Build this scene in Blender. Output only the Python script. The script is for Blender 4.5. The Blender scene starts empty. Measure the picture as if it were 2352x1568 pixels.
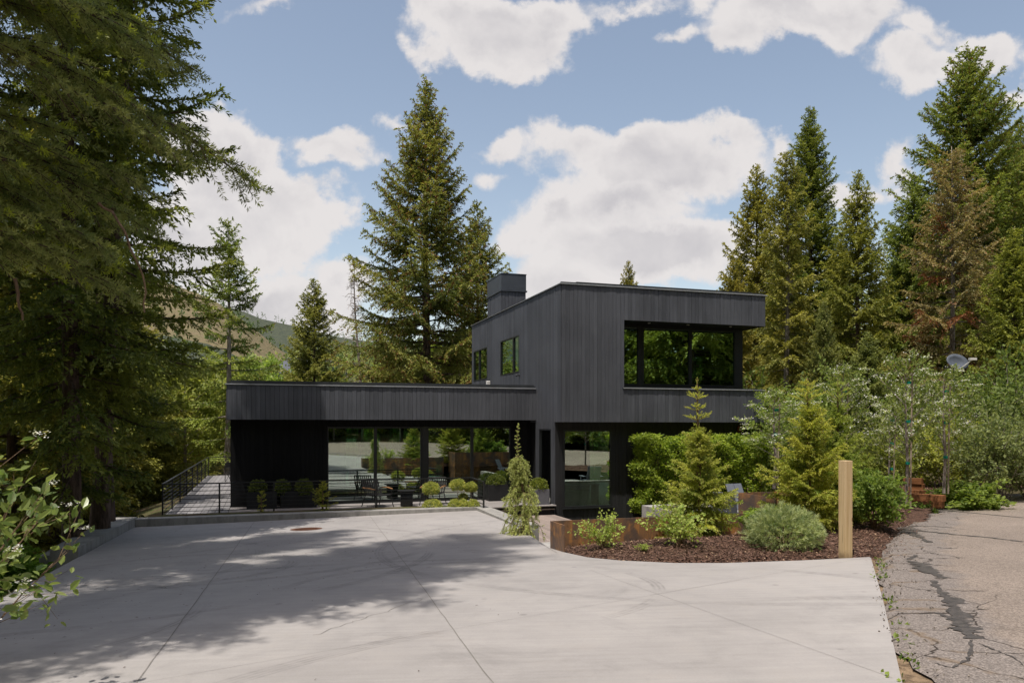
import bpy, math, random
import numpy as np
from mathutils import Vector, Matrix
random.seed(11)
S = bpy.context.scene
COL = S.collection
PI = math.pi

# ------------------------------------------------------------------ frame of reference
# world: camera stands at the origin 2.6 m above the deck (z = 0), looking along +Y
EYE = 2.6
F, CX, CY = 1780.0, 1176.0, 976.0          # photo measured on a 2352 px wide copy


def at(x, y, Y):
    return Vector(((x - CX) / F * Y, Y, EYE - (y - CY) / F * Y))


def drive_z(x, y):
    return 0.9 + 0.0247 * x - 0.0345 * y


def on_drive(x, y):
    k, m = (x - CX) / F, (y - CY) / F
    Y = 1.7 / (m + 0.0247 * k - 0.0345)
    return Vector((k * Y, Y, drive_z(k * Y, Y)))


RX, RY = 0.952, 0.306                       # house front runs along R, its depth along B
HA = math.atan2(RY, RX)
W0 = (-8.82, 24.0)


def hw(r, b, z=0.0):
    return Vector((W0[0] + r * RX - b * RY, W0[1] + r * RY + b * RX, z))


def to_rb(x, y):
    dx, dy = x - W0[0], y - W0[1]
    return dx * RX + dy * RY, -dx * RY + dy * RX


# ------------------------------------------------------------------ objects
def thing(name, label, cat, loc=(0, 0, 0), rotz=0.0, group=None):
    o = bpy.data.objects.new(name, None)
    COL.objects.link(o)
    o.location = loc
    o.rotation_euler = (0, 0, rotz)
    o.empty_display_size = 0.2
    tag(o, label, cat, group)
    return o


def tag(o, label=None, cat=None, group=None, kind=None):
    if label: o['label'] = label
    if cat: o['category'] = cat
    if group: o['group'] = group
    if kind: o['kind'] = kind
    return o


def dup(root, loc, rotz=0.0, scale=None, label=None, group=None, tint=None):
    c = root.copy()
    COL.objects.link(c)
    c.location = loc
    c.rotation_euler = (0, 0, rotz)
    if scale is not None:
        c.scale = (scale,) * 3 if not hasattr(scale, '__len__') else scale
    if label: c['label'] = label
    if group: c['group'] = group
    for ch in list(root.children):
        d = ch.copy()
        COL.objects.link(d)
        d.parent = c
        if tint and ch.name.split('.')[0] in ('crown', 'foliage'):
            d.color = (*tint, 1)
        for g in list(ch.children):
            e = g.copy()
            COL.objects.link(e)
            e.parent = d
    return c


def link_mesh(name, me, mat, parent=None):
    o = bpy.data.objects.new(name, me)
    COL.objects.link(o)
    if mat is not None:
        for m in (mat if isinstance(mat, (list, tuple)) else [mat]):
            me.materials.append(m)
    if parent is not None:
        o.parent = parent
    return o


def np_mesh(name, V, quads=None, tris=None, tint=None, smooth=False, mi=None):
    """mesh from numpy arrays; tint is a per-face float attribute"""
    V = np.asarray(V, dtype=np.float32)
    idx, starts, n = [], [], 0
    if quads is not None and len(quads):
        q = np.asarray(quads, dtype=np.int32)
        idx.append(q.ravel()); starts.append(np.arange(len(q)) * 4 + n); n += q.size
    if tris is not None and len(tris):
        t = np.asarray(tris, dtype=np.int32)
        idx.append(t.ravel()); starts.append(np.arange(len(t)) * 3 + n); n += t.size
    idx = np.concatenate(idx); starts = np.concatenate(starts).astype(np.int32)
    me = bpy.data.meshes.new(name)
    me.vertices.add(len(V)); me.vertices.foreach_set('co', V.ravel())
    me.loops.add(len(idx)); me.loops.foreach_set('vertex_index', idx)
    me.polygons.add(len(starts)); me.polygons.foreach_set('loop_start', starts)
    if tint is not None:
        a = me.attributes.new('tint', 'FLOAT', 'FACE')
        a.data.foreach_set('value', np.asarray(tint, dtype=np.float32))
    if mi is not None:
        me.polygons.foreach_set('material_index', np.asarray(mi, dtype=np.int32))
    me.polygons.foreach_set('use_smooth', np.full(len(starts), smooth))
    me.update(calc_edges=True)
    return me


class MB:
    """collects boxes, bars, tubes, prisms and builds them as one mesh object"""
    def __init__(s):
        s.v, s.f, s.t = [], [], []

    def add(s, vs, fs, tint=0.5):
        n = len(s.v)
        s.v += [tuple(v) for v in vs]
        s.f += [[i + n for i in f] for f in fs]
        s.t += [tint] * len(fs)
        return s

    def box(s, a, b, tint=0.5, bev=0.0):
        x0, y0, z0 = [min(p, q) for p, q in zip(a, b)]
        x1, y1, z1 = [max(p, q) for p, q in zip(a, b)]
        if bev:
            e = min(bev, (x1 - x0) / 3, (y1 - y0) / 3, (z1 - z0) / 3)
            r = [(x0 + e, y0), (x1 - e, y0), (x1, y0 + e), (x1, y1 - e), (x1 - e, y1), (x0 + e, y1), (x0, y1 - e), (x0, y0 + e)]
            cx, cy = (x0 + x1) / 2, (y0 + y1) / 2
            def ring(z, k):
                return [(cx + (p - cx) * (1 - k * e / max(x1 - cx, 1e-6)), cy + (q - cy) * (1 - k * e / max(y1 - cy, 1e-6)), z) for p, q in r]
            rings = [ring(z0, 1), ring(z0 + e, 0), ring(z1 - e, 0), ring(z1, 1)]
            vs = sum(rings, [])
            fs = [list(range(7, -1, -1)), list(range(24, 32))]
            for k in range(3):
                for i in range(8):
                    j = (i + 1) % 8
                    fs.append([k * 8 + i, k * 8 + j, k * 8 + 8 + j, k * 8 + 8 + i])
            return s.add(vs, fs, tint)
        vs = [(x0, y0, z0), (x1, y0, z0), (x1, y1, z0), (x0, y1, z0), (x0, y0, z1), (x1, y0, z1), (x1, y1, z1), (x0, y1, z1)]
        fs = [[0, 3, 2, 1], [4, 5, 6, 7], [0, 1, 5, 4], [1, 2, 6, 5], [2, 3, 7, 6], [3, 0, 4, 7]]
        return s.add(vs, fs, tint)

    def bar(s, p, q, w, h=None, up=(0, 0, 1), tint=0.5):
        """rectangular bar from p to q"""
        p, q = Vector(p), Vector(q)
        h = w if h is None else h
        d = (q - p).normalized()
        u = Vector(up)
        if abs(d.dot(u)) > 0.98: u = Vector((0, 1, 0))
        sx = d.cross(u).normalized(); sy = sx.cross(d).normalized()
        c = [(-1, -1), (1, -1), (1, 1), (-1, 1)]
        vs = [p + sx * (a * w / 2) + sy * (b * h / 2) for a, b in c] + [q + sx * (a * w / 2) + sy * (b * h / 2) for a, b in c]
        return s.add(vs, [[3, 2, 1, 0], [4, 5, 6, 7], [0, 1, 5, 4], [1, 2, 6, 5], [2, 3, 7, 6], [3, 0, 4, 7]], tint)

    def tube(s, pts, rads, n=6, cap=True, tint=0.5):
        pts = [Vector(p) for p in pts]
        if not hasattr(rads, '__len__'): rads = [rads] * len(pts)
        vs, fs = [], []
        ref = Vector((0.3, 0.9, 0.2))
        for i, p in enumerate(pts):
            d = (pts[min(i + 1, len(pts) - 1)] - pts[max(i - 1, 0)])
            if d.length < 1e-9: d = Vector((0, 0, 1))
            d.normalize()
            a = d.cross(ref)
            if a.length < 0.05: a = d.cross(Vector((1, 0, 0)))
            a.normalize(); b = d.cross(a)
            for k in range(n):
                t = 2 * PI * k / n
                vs.append(p + a * (math.cos(t) * rads[i]) + b * (math.sin(t) * rads[i]))
        for i in range(len(pts) - 1):
            for k in range(n):
                j = (k + 1) % n
                fs.append([i * n + k, i * n + j, i * n + n + j, i * n + n + k])
        if cap:
            fs.append(list(range(n - 1, -1, -1)))
            m = (len(pts) - 1) * n
            fs.append(list(range(m, m + n)))
        return s.add(vs, fs, tint)

    def prism(s, poly, z0, z1, tint=0.5):
        """poly ccw (x,y); z0/z1 number or function of (x,y)"""
        f0 = z0 if callable(z0) else (lambda x, y: z0)
        f1 = z1 if callable(z1) else (lambda x, y: z1)
        n = len(poly)
        vs = [(x, y, f0(x, y)) for x, y in poly] + [(x, y, f1(x, y)) for x, y in poly]
        fs = [list(range(n - 1, -1, -1)), list(range(n, 2 * n))]
        for i in range(n):
            j = (i + 1) % n
            fs.append([i, j, n + j, n + i])
        return s.add(vs, fs, tint)

    def lathe(s, prof, n=20, c=(0, 0, 0), tint=0.5):
        vs, fs = [], []
        for r, z in prof:
            for k in range(n):
                t = 2 * PI * k / n
                vs.append((c[0] + r * math.cos(t), c[1] + r * math.sin(t), c[2] + z))
        for i in range(len(prof) - 1):
            for k in range(n):
                j = (k + 1) % n
                fs.append([i * n + k, i * n + j, i * n + n + j, i * n + n + k])
        fs.append(list(range(n - 1, -1, -1)))
        m = (len(prof) - 1) * n
        fs.append(list(range(m, m + n)))
        return s.add(vs, fs, tint)

    def quad(s, a, b, c, d, tint=0.5):
        return s.add([a, b, c, d], [[0, 1, 2, 3]], tint)

    def mesh(s, name, smooth=False):
        me = bpy.data.meshes.new(name)
        me.from_pydata(s.v, [], s.f)
        a = me.attributes.new('tint', 'FLOAT', 'FACE')
        a.data.foreach_set('value', np.asarray(s.t, dtype=np.float32))
        if smooth:
            me.polygons.foreach_set('use_smooth', np.ones(len(s.f), dtype=bool))
        me.update()
        return me

    def build(s, name, mat, parent=None, smooth=False):
        return link_mesh(name, s.mesh(name, smooth), mat, parent)


def smooth01(t):
    t = np.clip(t, 0, 1)
    return t * t * (3 - 2 * t)


# ------------------------------------------------------------------ node helper
class NT:
    def __init__(s, tree):
        s.t = tree
        tree.nodes.clear()

    def n(s, typ, ins=None, **props):
        nd = s.t.nodes.new('ShaderNode' + typ)
        for k, v in props.items():
            setattr(nd, k, v)
        for k, v in (ins or {}).items():
            sock = nd.inputs[k]
            if isinstance(v, bpy.types.NodeSocket):
                s.t.links.new(v, sock)
            elif isinstance(v, bpy.types.Node):
                s.t.links.new(v.outputs[0], sock)
            else:
                if sock.type == 'RGBA' and len(v) == 3: v = (*v, 1)
                sock.default_value = v
        return nd

    def math(s, op, a, b=None, c=None, clamp=False):
        ins = {0: a}
        if b is not None: ins[1] = b
        if c is not None: ins[2] = c
        return s.n('Math', ins, operation=op, use_clamp=clamp).outputs[0]

    def vec(s, op, a, b=None, c=None, out=0):
        ins = {0: a}
        if b is not None: ins[1] = b
        if c is not None: ins[2] = c
        return s.n('VectorMath', ins, operation=op).outputs[out]

    def mix(s, f, a, b, blend='MIX'):
        nd = s.n('Mix', {0: f, 6: a, 7: b}, data_type='RGBA', blend_type=blend)
        return nd.outputs[2]

    def ramp(s, v, a, b, lo=0.0, hi=1.0):
        return s.n('MapRange', {0: v, 1: a, 2: b, 3: lo, 4: hi}, interpolation_type='SMOOTHSTEP').outputs[0]

    def noise(s, vec, scale, detail=3.0, rough=0.55, dist=0.0, out=0):
        ins = {'Scale': scale, 'Detail': detail, 'Roughness': rough, 'Distortion': dist}
        if vec is not None: ins['Vector'] = vec
        return s.n('TexNoise', ins).outputs[out]

    def out(s, sh):
        o = s.t.nodes.new('ShaderNodeOutputMaterial')
        s.t.links.new(sh.outputs[0] if isinstance(sh, bpy.types.Node) else sh, o.inputs[0])


MATS = {}


def new_mat(name):
    m = bpy.data.materials.new(name)
    m.use_nodes = True
    MATS[name] = m
    return m, NT(m.node_tree)


def plain(name, col, rough=0.6, spec=0.4, metal=0.0, var=0.12, scale=6.0, bump=0.0, bscale=40.0, tintvar=0.0, stretch=(1, 1, 1)):
    """a solid surface with some mottling, optional bump and per-face variation"""
    m, N = new_mat(name)
    co = N.n('TexCoord').outputs['Object']
    co = N.vec('MULTIPLY', co, stretch)
    f = N.noise(co, scale, 5, 0.6)
    lo = tuple(c * (1 - var) for c in col); hi = tuple(min(1, c * (1 + var)) for c in col)
    c = N.mix(N.ramp(f, 0.3, 0.7), lo, hi)
    if tintvar:
        t = N.n('Attribute', attribute_name='tint').outputs['Fac']
        k = N.math('MULTIPLY_ADD', t, 2 * tintvar, 1 - tintvar)
        c = N.mix(1.0, c, N.n('CombineColor', {0: k, 1: k, 2: k}).outputs[0], 'MULTIPLY')
    ins = {'Base Color': c, 'Roughness': rough, 'Specular IOR Level': spec, 'Metallic': metal}
    if bump:
        h = N.noise(co, bscale, 4, 0.6)
        ins['Normal'] = N.n('Bump', {'Height': h, 'Strength': bump, 'Distance': 0.02}).outputs[0]
    N.out(N.n('BsdfPrincipled', ins))
    return m


FB = 2.65


def foliage(name, dark, light, trans=0.3, rough=0.5, spec=0.25, tipcol=None, dead=None):
    """leaf / needle material: colour varies per face attribute and by object colour"""
    m, N = new_mat(name)
    dark = tuple(min(0.85, v * FB * 1.15) for v in dark); light = tuple(min(0.85, v * FB) for v in light)
    trans = min(0.5, trans + 0.08)
    t = N.n('Attribute', attribute_name='tint').outputs['Fac']
    c = N.mix(N.ramp(t, -0.05, 0.7), dark, light)
    if tipcol:
        c = N.mix(N.ramp(t, 0.93, 0.97), c, tipcol)
    if dead:
        c = N.mix(N.ramp(t, -0.06, -0.09), c, dead)
    oc = N.n('ObjectInfo').outputs['Color']
    c = N.mix(1.0, c, oc, 'MULTIPLY')
    co = N.n('TexCoord').outputs['Object']
    v = N.ramp(N.noise(co, 0.9, 3), 0.3, 0.7, 0.82, 1.18)
    c = N.mix(1.0, c, N.n('CombineColor', {0: v, 1: v, 2: v}).outputs[0], 'MULTIPLY')
    p = N.n('BsdfPrincipled', {'Base Color': c, 'Roughness': rough, 'Specular IOR Level': spec})
    tr = N.n('BsdfTranslucent', {0: N.mix(1.0, c, (1.25, 1.25, 0.75), 'MULTIPLY')})
    N.out(N.n('MixShader', {0: trans, 1: p, 2: tr}))
    return m
SUN_E, EXPO = 2.9, 0.6
SKY_R, SKY_G, SKY_B = 1.03, 0.87, 0.715
# ================================================================== materials
def boards_mat(name, col, spec=0.4):
    m, N = new_mat(name)
    co = N.n('TexCoord').outputs['Object']
    t = N.n('Attribute', attribute_name='tint').outputs['Fac']
    g = N.noise(N.vec('MULTIPLY', co, (30, 30, 1.6)), 1.0, 5, 0.65)
    blot = N.noise(co, 0.7, 4)
    k = N.math('MULTIPLY_ADD', t, 0.26, 0.87)
    k = N.math('MULTIPLY', k, N.ramp(g, 0.25, 0.75, 0.86, 1.14))
    k = N.math('MULTIPLY', k, N.ramp(blot, 0.3, 0.7, 0.88, 1.12))
    kc = N.n('CombineColor', {0: k, 1: k, 2: k}).outputs[0]
    c = N.mix(1.0, col, kc, 'MULTIPLY')
    # pale dust and small knots
    kn = N.n('TexVoronoi', {'Vector': N.vec('MULTIPLY', co, (1, 1, 0.6)), 'Scale': 5.0}).outputs['Distance']
    c = N.mix(N.ramp(kn, 0.05, 0.02), c, tuple(min(1, v * 2.0) for v in col))
    b = N.n('Bump', {'Height': g, 'Strength': 0.35, 'Distance': 0.006}).outputs[0]
    N.out(N.n('BsdfPrincipled', {'Base Color': c, 'Roughness': N.ramp(g, 0.2, 0.8, 0.5, 0.72), 'Specular IOR Level': spec, 'Normal': b}))
    return m


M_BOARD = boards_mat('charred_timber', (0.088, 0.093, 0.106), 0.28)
M_BOARD_BLACK = boards_mat('black_timber', (0.011, 0.011, 0.0115), 0.12)  # much darker copy of the board colour for the wing wall
M_BOARD_LOW = boards_mat('dark_timber', (0.026, 0.026, 0.028), 0.3)  # darker board colour for the wall below the upper box
M_DARK = plain('dark_lining', (0.012, 0.012, 0.013), 0.8, 0.2)
M_METAL = plain('dark_coping_metal', (0.07, 0.075, 0.082), 0.33, 0.6, 0.35, 0.15, 3.0)
M_CAP = plain('chimney_metal', (0.075, 0.085, 0.10), 0.45, 0.5, 0.3, 0.1, 3.0)
M_FRAME = plain('window_frame_metal', (0.018, 0.02, 0.022), 0.4, 0.5)
M_RAIL = plain('railing_metal', (0.015, 0.016, 0.017), 0.45, 0.5)
M_PLANTER = plain('black_planter', (0.013, 0.013, 0.014), 0.55, 0.4)
M_GREYPL = plain('grey_planter', (0.13, 0.13, 0.145), 0.7, 0.3, 0, 0.08, 20, 0.15, 60)
M_WALLIN = plain('interior_plaster', (0.28, 0.28, 0.27), 0.8, 0.3)
M_FLOORIN = plain('interior_floor', (0.22, 0.22, 0.21), 0.35, 0.5)
M_COUNTER = plain('counter_stone', (0.5, 0.5, 0.48), 0.4, 0.5)
M_WOODIN = plain('warm_wood', (0.22, 0.11, 0.05), 0.5, 0.4, 0, 0.3, 4, stretch=(8, 8, 1))
M_WHITE = plain('white_plastic', (0.7, 0.68, 0.64), 0.5, 0.5)
M_RED = plain('red_plastic', (0.16, 0.035, 0.025), 0.4, 0.5)
M_CHAIR = plain('grey_composite', (0.15, 0.165, 0.20), 0.6, 0.4, 0, 0.06, 8, tintvar=0.15)
M_BLACKCH = plain('black_weave', (0.012, 0.012, 0.012), 0.6, 0.4)
M_ARMWOOD = plain('arm_teak', (0.3, 0.16, 0.07), 0.5, 0.4)
M_TIE = plain('green_tie_tape', (0.0, 0.22, 0.15), 0.5, 0.4)
M_STAKE = plain('grey_stake', (0.33, 0.27, 0.2), 0.8, 0.2, 0, 0.3, 4, stretch=(8, 8, 1))
M_DISH = plain('dish_paint', (0.10, 0.115, 0.14), 0.5, 0.4)
M_SPOT = plain('lamp_trim', (0.6, 0.6, 0.58), 0.4, 0.5)


def deck_mat(name, col, along):
    m, N = new_mat(name)
    co = N.n('TexCoord').outputs['Object']
    t = N.n('Attribute', attribute_name='tint').outputs['Fac']
    sc = (1.5, 40, 40) if along == 'x' else (40, 1.5, 40)
    g = N.noise(N.vec('MULTIPLY', co, sc), 1.0, 4, 0.6)
    k = N.math('MULTIPLY', N.math('MULTIPLY_ADD', t, 0.35, 0.82), N.ramp(g, 0.25, 0.75, 0.82, 1.15))
    c = N.mix(1.0, col, N.n('CombineColor', {0: k, 1: k, 2: k}).outputs[0], 'MULTIPLY')
    N.out(N.n('BsdfPrincipled', {'Base Color': c, 'Roughness': 0.6, 'Specular IOR Level': 0.4}))
    return m


M_DECK = deck_mat('grey_decking_depth', (0.27, 0.26, 0.265), 'y')
M_DECKX = deck_mat('grey_decking_width', (0.30, 0.28, 0.27), 'x')
M_BOARDWALK = deck_mat('brown_decking', (0.30, 0.245, 0.215), 'y')


def glass_mat(name, tint, gloss, base=0.2):
    m, N = new_mat(name)
    fr = N.n('Fresnel', {'IOR': 1.5}).outputs[0]
    f = N.math('ADD', fr, base, clamp=True)
    a = N.n('BsdfTransparent', {0: tint})
    b = N.n('BsdfGlossy', {'Color': gloss, 'Roughness': 0.0})
    N.out(N.n('MixShader', {0: f, 1: a, 2: b}))
    return m


M_GLASS = glass_mat('door_glass', (0.66, 0.86, 0.76), (0.93, 1.0, 0.96), 0.36)
M_GLASSUP = glass_mat('green_glass', (0.42, 0.62, 0.50), (0.66, 0.92, 0.78), 0.40)


def concrete_mat(name, col, drive=False):
    m, N = new_mat(name)
    co = N.n('TexCoord').outputs['Object']
    big = N.noise(co, 0.35, 4, 0.6)
    mid = N.noise(co, 2.2, 6, 0.65)
    fine = N.noise(co, 60, 3, 0.7)
    sw = N.noise(N.n('Mapping', {'Vector': co, 'Rotation': (0, 0, -HA), 'Scale': (0.5, 14, 1)}).outputs[0], 1.0, 4, 0.6)
    k = N.ramp(big, 0.3, 0.7, 0.9, 1.07)
    k = N.math('MULTIPLY', k, N.ramp(mid, 0.3, 0.72, 0.93, 1.05))
    k = N.math('MULTIPLY', k, N.ramp(fine, 0.2, 0.8, 0.94, 1.05))
    k = N.math('MULTIPLY', k, N.ramp(sw, 0.3, 0.7, 0.95, 1.03))
    if drive:
        # tyre marks: arcs of rubber with tread ribs, broken up by noise
        R = random.Random(4)
        arcs = [(-5.9, 14.6, 4.4, 0.11), (-9.6, 12.4, 5.3, 0.10), (-1.2, 5.0, 7.4, 0.10), (-6.0, 8.3, 2.5, 0.09), (-2.0, 17.2, 3.6, 0.09),
                (-8.2, 16.5, 3.2, 0.09), (-5.2, 12.2, 1.7, 0.12), (-0.6, 9.7, 2.4, 0.09), (2.9, 2.5, 6.1, 0.12), (-7.3, 13.2, 5.9, 0.10), (4.0, 14.6, 6.4, 0.1)]
        msk = N.noise(co, 0.55, 3, 0.6)
        tread = N.noise(co, 9, 2)
        for i, (cx, cy, rad, w) in enumerate(arcs):
            d = N.vec('LENGTH', N.vec('MULTIPLY', N.vec('SUBTRACT', co, (cx, cy, 0)), (1, 1, 0)), out=1)
            e = N.math('ABSOLUTE', N.math('SUBTRACT', d, rad))
            band = N.ramp(e, w, w * 0.8)
            rib = N.math('MULTIPLY_ADD', N.math('SINE', N.math('MULTIPLY', d, 105.0)), 0.35, 0.65)
            a = N.math('MULTIPLY', N.math('MULTIPLY', band, rib), N.ramp(msk, 0.42 + 0.1 * ((i * 37) % 10 - 5) / 10, 0.60))
            a = N.math('MULTIPLY', a, N.ramp(tread, 0.3, 0.7, 0.4, 1.0))
            k = N.math('MULTIPLY', k, N.math('MULTIPLY_ADD', a, -0.33, 1.0))
        spot = N.n('TexVoronoi', {'Vector': co, 'Scale': 1.7, 'Randomness': 1.0}).outputs['Distance']
        k = N.math('MULTIPLY', k, N.ramp(spot, 0.03, 0.10, 0.72, 1.0))
        blot = N.noise(N.vec('ADD', co, (7.3, 2.1, 0)), 0.8, 7, 0.7, 0.8)
        k = N.math('MULTIPLY', k, N.ramp(blot, 0.50, 0.72, 1.0, 0.86))
    else:
        st = N.noise(N.vec('MULTIPLY', co, (3, 3, 0.8)), 1.6, 5, 0.7)
        k = N.math('MULTIPLY', k, N.ramp(st, 0.42, 0.68, 1.03, 0.72))
    c = N.mix(1.0, col, N.n('CombineColor', {0: k, 1: k, 2: k}).outputs[0], 'MULTIPLY')
    if drive:
        c = N.mix(N.ramp(mid, 0.5, 0.75, 0, 0.25), c, (col[0] * 0.86, col[1] * 0.82, col[2] * 0.76))
    b = N.n('Bump', {'Height': fine, 'Strength': 0.12, 'Distance': 0.004}).outputs[0]
    N.out(N.n('BsdfPrincipled', {'Base Color': c, 'Roughness': 0.75, 'Specular IOR Level': 0.35, 'Normal': b}))
    return m


M_DRIVE = concrete_mat('driveway_concrete', (0.358, 0.337, 0.324), True)
M_CONC = concrete_mat('cast_concrete', (0.33, 0.318, 0.295))
M_CONC2 = concrete_mat('pale_concrete', (0.41, 0.395, 0.372))
M_JOINT = plain('joint_dirt', (0.22, 0.205, 0.19), 0.9, 0.2)


def asphalt_mat():
    m, N = new_mat('old_asphalt')
    co = N.n('TexCoord').outputs['Object']
    sp = N.n('TexVoronoi', {'Vector': co, 'Scale': 75.0})
    c1 = N.mix(N.ramp(N.n('SeparateColor', {0: sp.outputs['Color']}).outputs[0], 0.1, 0.95), (0.175, 0.142, 0.118), (0.325, 0.27, 0.228))
    big = N.noise(co, 0.5, 5, 0.6)
    k = N.ramp(big, 0.3, 0.7, 0.88, 1.1)
    c1 = N.mix(1.0, c1, N.n('CombineColor', {0: k, 1: k, 2: k}).outputs[0], 'MULTIPLY')
    # crumbled darker edge strip: the tint attribute carries distance from the worn edge
    ed = N.n('Attribute', attribute_name='edge').outputs['Fac']
    edn = N.math('ADD', ed, N.math('MULTIPLY_ADD', N.noise(co, 1.6, 4), 0.9, -0.45))
    worn = N.ramp(edn, 1.05, 0.75)
    c2 = N.mix(N.ramp(N.n('SeparateColor', {0: sp.outputs['Color']}).outputs[1], 0.3, 0.95), (0.10, 0.093, 0.092), (0.30, 0.27, 0.255))
    c = N.mix(N.math('MULTIPLY', worn, 0.55), c1, c2)
    wco = N.vec('ADD', co, N.vec('MULTIPLY', N.n('TexNoise', {'Vector': co, 'Scale': 2.2, 'Detail': 5.0}).outputs['Color'], (0.5, 0.5, 0)))
    cr = N.n('TexVoronoi', {'Vector': wco, 'Scale': 1.15}, feature='DISTANCE_TO_EDGE').outputs['Distance']
    crack = N.math('MULTIPLY', N.ramp(cr, 0.014, 0.005), N.ramp(edn, 1.15, 0.95))
    c = N.mix(crack, c, (0.045, 0.035, 0.028))
    grit = N.math('MULTIPLY', N.ramp(cr, 0.075, 0.03), N.math('MULTIPLY', N.ramp(edn, 0.62, 0.4), N.ramp(N.noise(co, 3.0, 3), 0.48, 0.56)))
    c = N.mix(N.math('MULTIPLY', grit, 0.6), c, (0.20, 0.145, 0.095))
    h = N.math('ADD', N.math('MULTIPLY', sp.outputs['Distance'], 0.3), N.math('MULTIPLY', crack, -1.2))
    b = N.n('Bump', {'Height': h, 'Strength': 0.6, 'Distance': 0.012}).outputs[0]
    N.out(N.n('BsdfPrincipled', {'Base Color': c, 'Roughness': 0.8, 'Specular IOR Level': 0.3, 'Normal': b}))
    return m


M_ASPH = asphalt_mat()
M_TAR = plain('tar_filler', (0.075, 0.065, 0.058), 0.55, 0.4, 0, 0.35, 14, 0.4, 40)


def steel_mat():
    m, N = new_mat('rusted_steel')
    co = N.n('TexCoord').outputs['Object']
    a = N.noise(co, 2.2, 6, 0.62, 0.6)
    s = N.noise(N.vec('MULTIPLY', co, (9, 9, 1.1)), 1.0, 5, 0.6)
    c = N.mix(N.ramp(a, 0.36, 0.6), (0.12, 0.088, 0.075), (0.28, 0.15, 0.075))
    c = N.mix(N.math('MULTIPLY', N.ramp(s, 0.46, 0.64), N.ramp(a, 0.44, 0.56)), c, (0.48, 0.23, 0.075))
    c = N.mix(N.ramp(N.noise(co, 30, 3), 0.62, 0.75), c, (0.10, 0.05, 0.03))
    N.out(N.n('BsdfPrincipled', {'Base Color': c, 'Roughness': 0.62, 'Metallic': 0.15, 'Specular IOR Level': 0.4}))
    return m


M_STEEL = steel_mat()
M_RUSTTIMBER = plain('orange_timber', (0.22, 0.095, 0.04), 0.8, 0.2, 0, 0.45, 3, stretch=(1, 1, 5), tintvar=0.25)
M_IRON = plain('rusty_iron', (0.13, 0.055, 0.03), 0.8, 0.3, 0, 0.4, 12, 0.6, 30)


def post_mat():
    m, N = new_mat('fresh_pine')
    co = N.n('TexCoord').outputs['Object']
    g = N.noise(N.vec('MULTIPLY', co, (26, 26, 0.9)), 1.0, 5, 0.6)
    c = N.mix(N.ramp(g, 0.3, 0.7), (0.55, 0.39, 0.20), (0.68, 0.52, 0.31))
    ck = N.noise(N.vec('MULTIPLY', co, (60, 60, 1.3)), 1.0, 3, 0.5)
    c = N.mix(N.ramp(ck, 0.66, 0.70), c, (0.22, 0.13, 0.06))
    dz = N.math('ADD', N.n('SeparateXYZ', {0: co}).outputs[2], N.math('MULTIPLY', N.noise(co, 9, 4), 0.22))
    c = N.mix(N.ramp(dz, 0.24, 0.12, 0, 0.6), c, (0.20, 0.13, 0.075))
    kn = N.n('TexVoronoi', {'Vector': N.vec('MULTIPLY', co, (1.0, 1.0, 0.55)), 'Scale': 3.4}).outputs['Distance']
    c = N.mix(N.ramp(kn, 0.11, 0.06), c, (0.20, 0.10, 0.045))
    N.out(N.n('BsdfPrincipled', {'Base Color': c, 'Roughness': 0.7, 'Specular IOR Level': 0.3}))
    return m


M_POST = post_mat()


def bark_mat(name, a, b, sc=9.0):
    m, N = new_mat(name)
    co = N.n('TexCoord').outputs['Object']
    v = N.noise(N.vec('MULTIPLY', co, (1, 1, 0.25)), sc, 6, 0.7, 0.4)
    c = N.mix(N.ramp(v, 0.35, 0.65), a, b)
    bm = N.n('Bump', {'Height': v, 'Strength': 0.8, 'Distance': 0.03}).outputs[0]
    N.out(N.n('BsdfPrincipled', {'Base Color': c, 'Roughness': 0.9, 'Specular IOR Level': 0.2, 'Normal': bm}))
    return m


M_BARK = bark_mat('spruce_bark', (0.06, 0.042, 0.032), (0.17, 0.12, 0.095))
M_BARKG = bark_mat('grey_bark', (0.17, 0.14, 0.12), (0.38, 0.33, 0.29))
M_TWIG = bark_mat('brown_twig', (0.12, 0.075, 0.045), (0.25, 0.17, 0.11), 20)


def soil_mat():
    m, N = new_mat('forest_floor')
    co = N.n('TexCoord').outputs['Object']
    a = N.noise(co, 0.9, 6, 0.65)
    b = N.noise(co, 14, 5, 0.7)
    c = N.mix(N.ramp(a, 0.35, 0.65), (0.075, 0.05, 0.032), (0.06, 0.085, 0.025))
    c = N.mix(N.ramp(b, 0.4, 0.7), c, (0.13, 0.10, 0.06))
    bm = N.n('Bump', {'Height': b, 'Strength': 0.8, 'Distance': 0.05}).outputs[0]
    N.out(N.n('BsdfPrincipled', {'Base Color': c, 'Roughness': 0.95, 'Specular IOR Level': 0.1, 'Normal': bm}))
    return m


M_SOIL = soil_mat()


def mulch_mat():
    m, N = new_mat('bark_mulch')
    co = N.n('TexCoord').outputs['Object']
    v = N.n('TexVoronoi', {'Vector': N.vec('MULTIPLY', co, (1, 2.2, 1)), 'Scale': 26.0})
    k = N.n('SeparateColor', {0: v.outputs['Color']}).outputs[0]
    c = N.mix(k, (0.045, 0.024, 0.016), (0.17, 0.095, 0.066))
    bm = N.n('Bump', {'Height': v.outputs['Distance'], 'Strength': 1.0, 'Distance': 0.03}).outputs[0]
    N.out(N.n('BsdfPrincipled', {'Base Color': c, 'Roughness': 0.85, 'Specular IOR Level': 0.25, 'Normal': bm}))
    return m


M_MULCH = mulch_mat()


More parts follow.
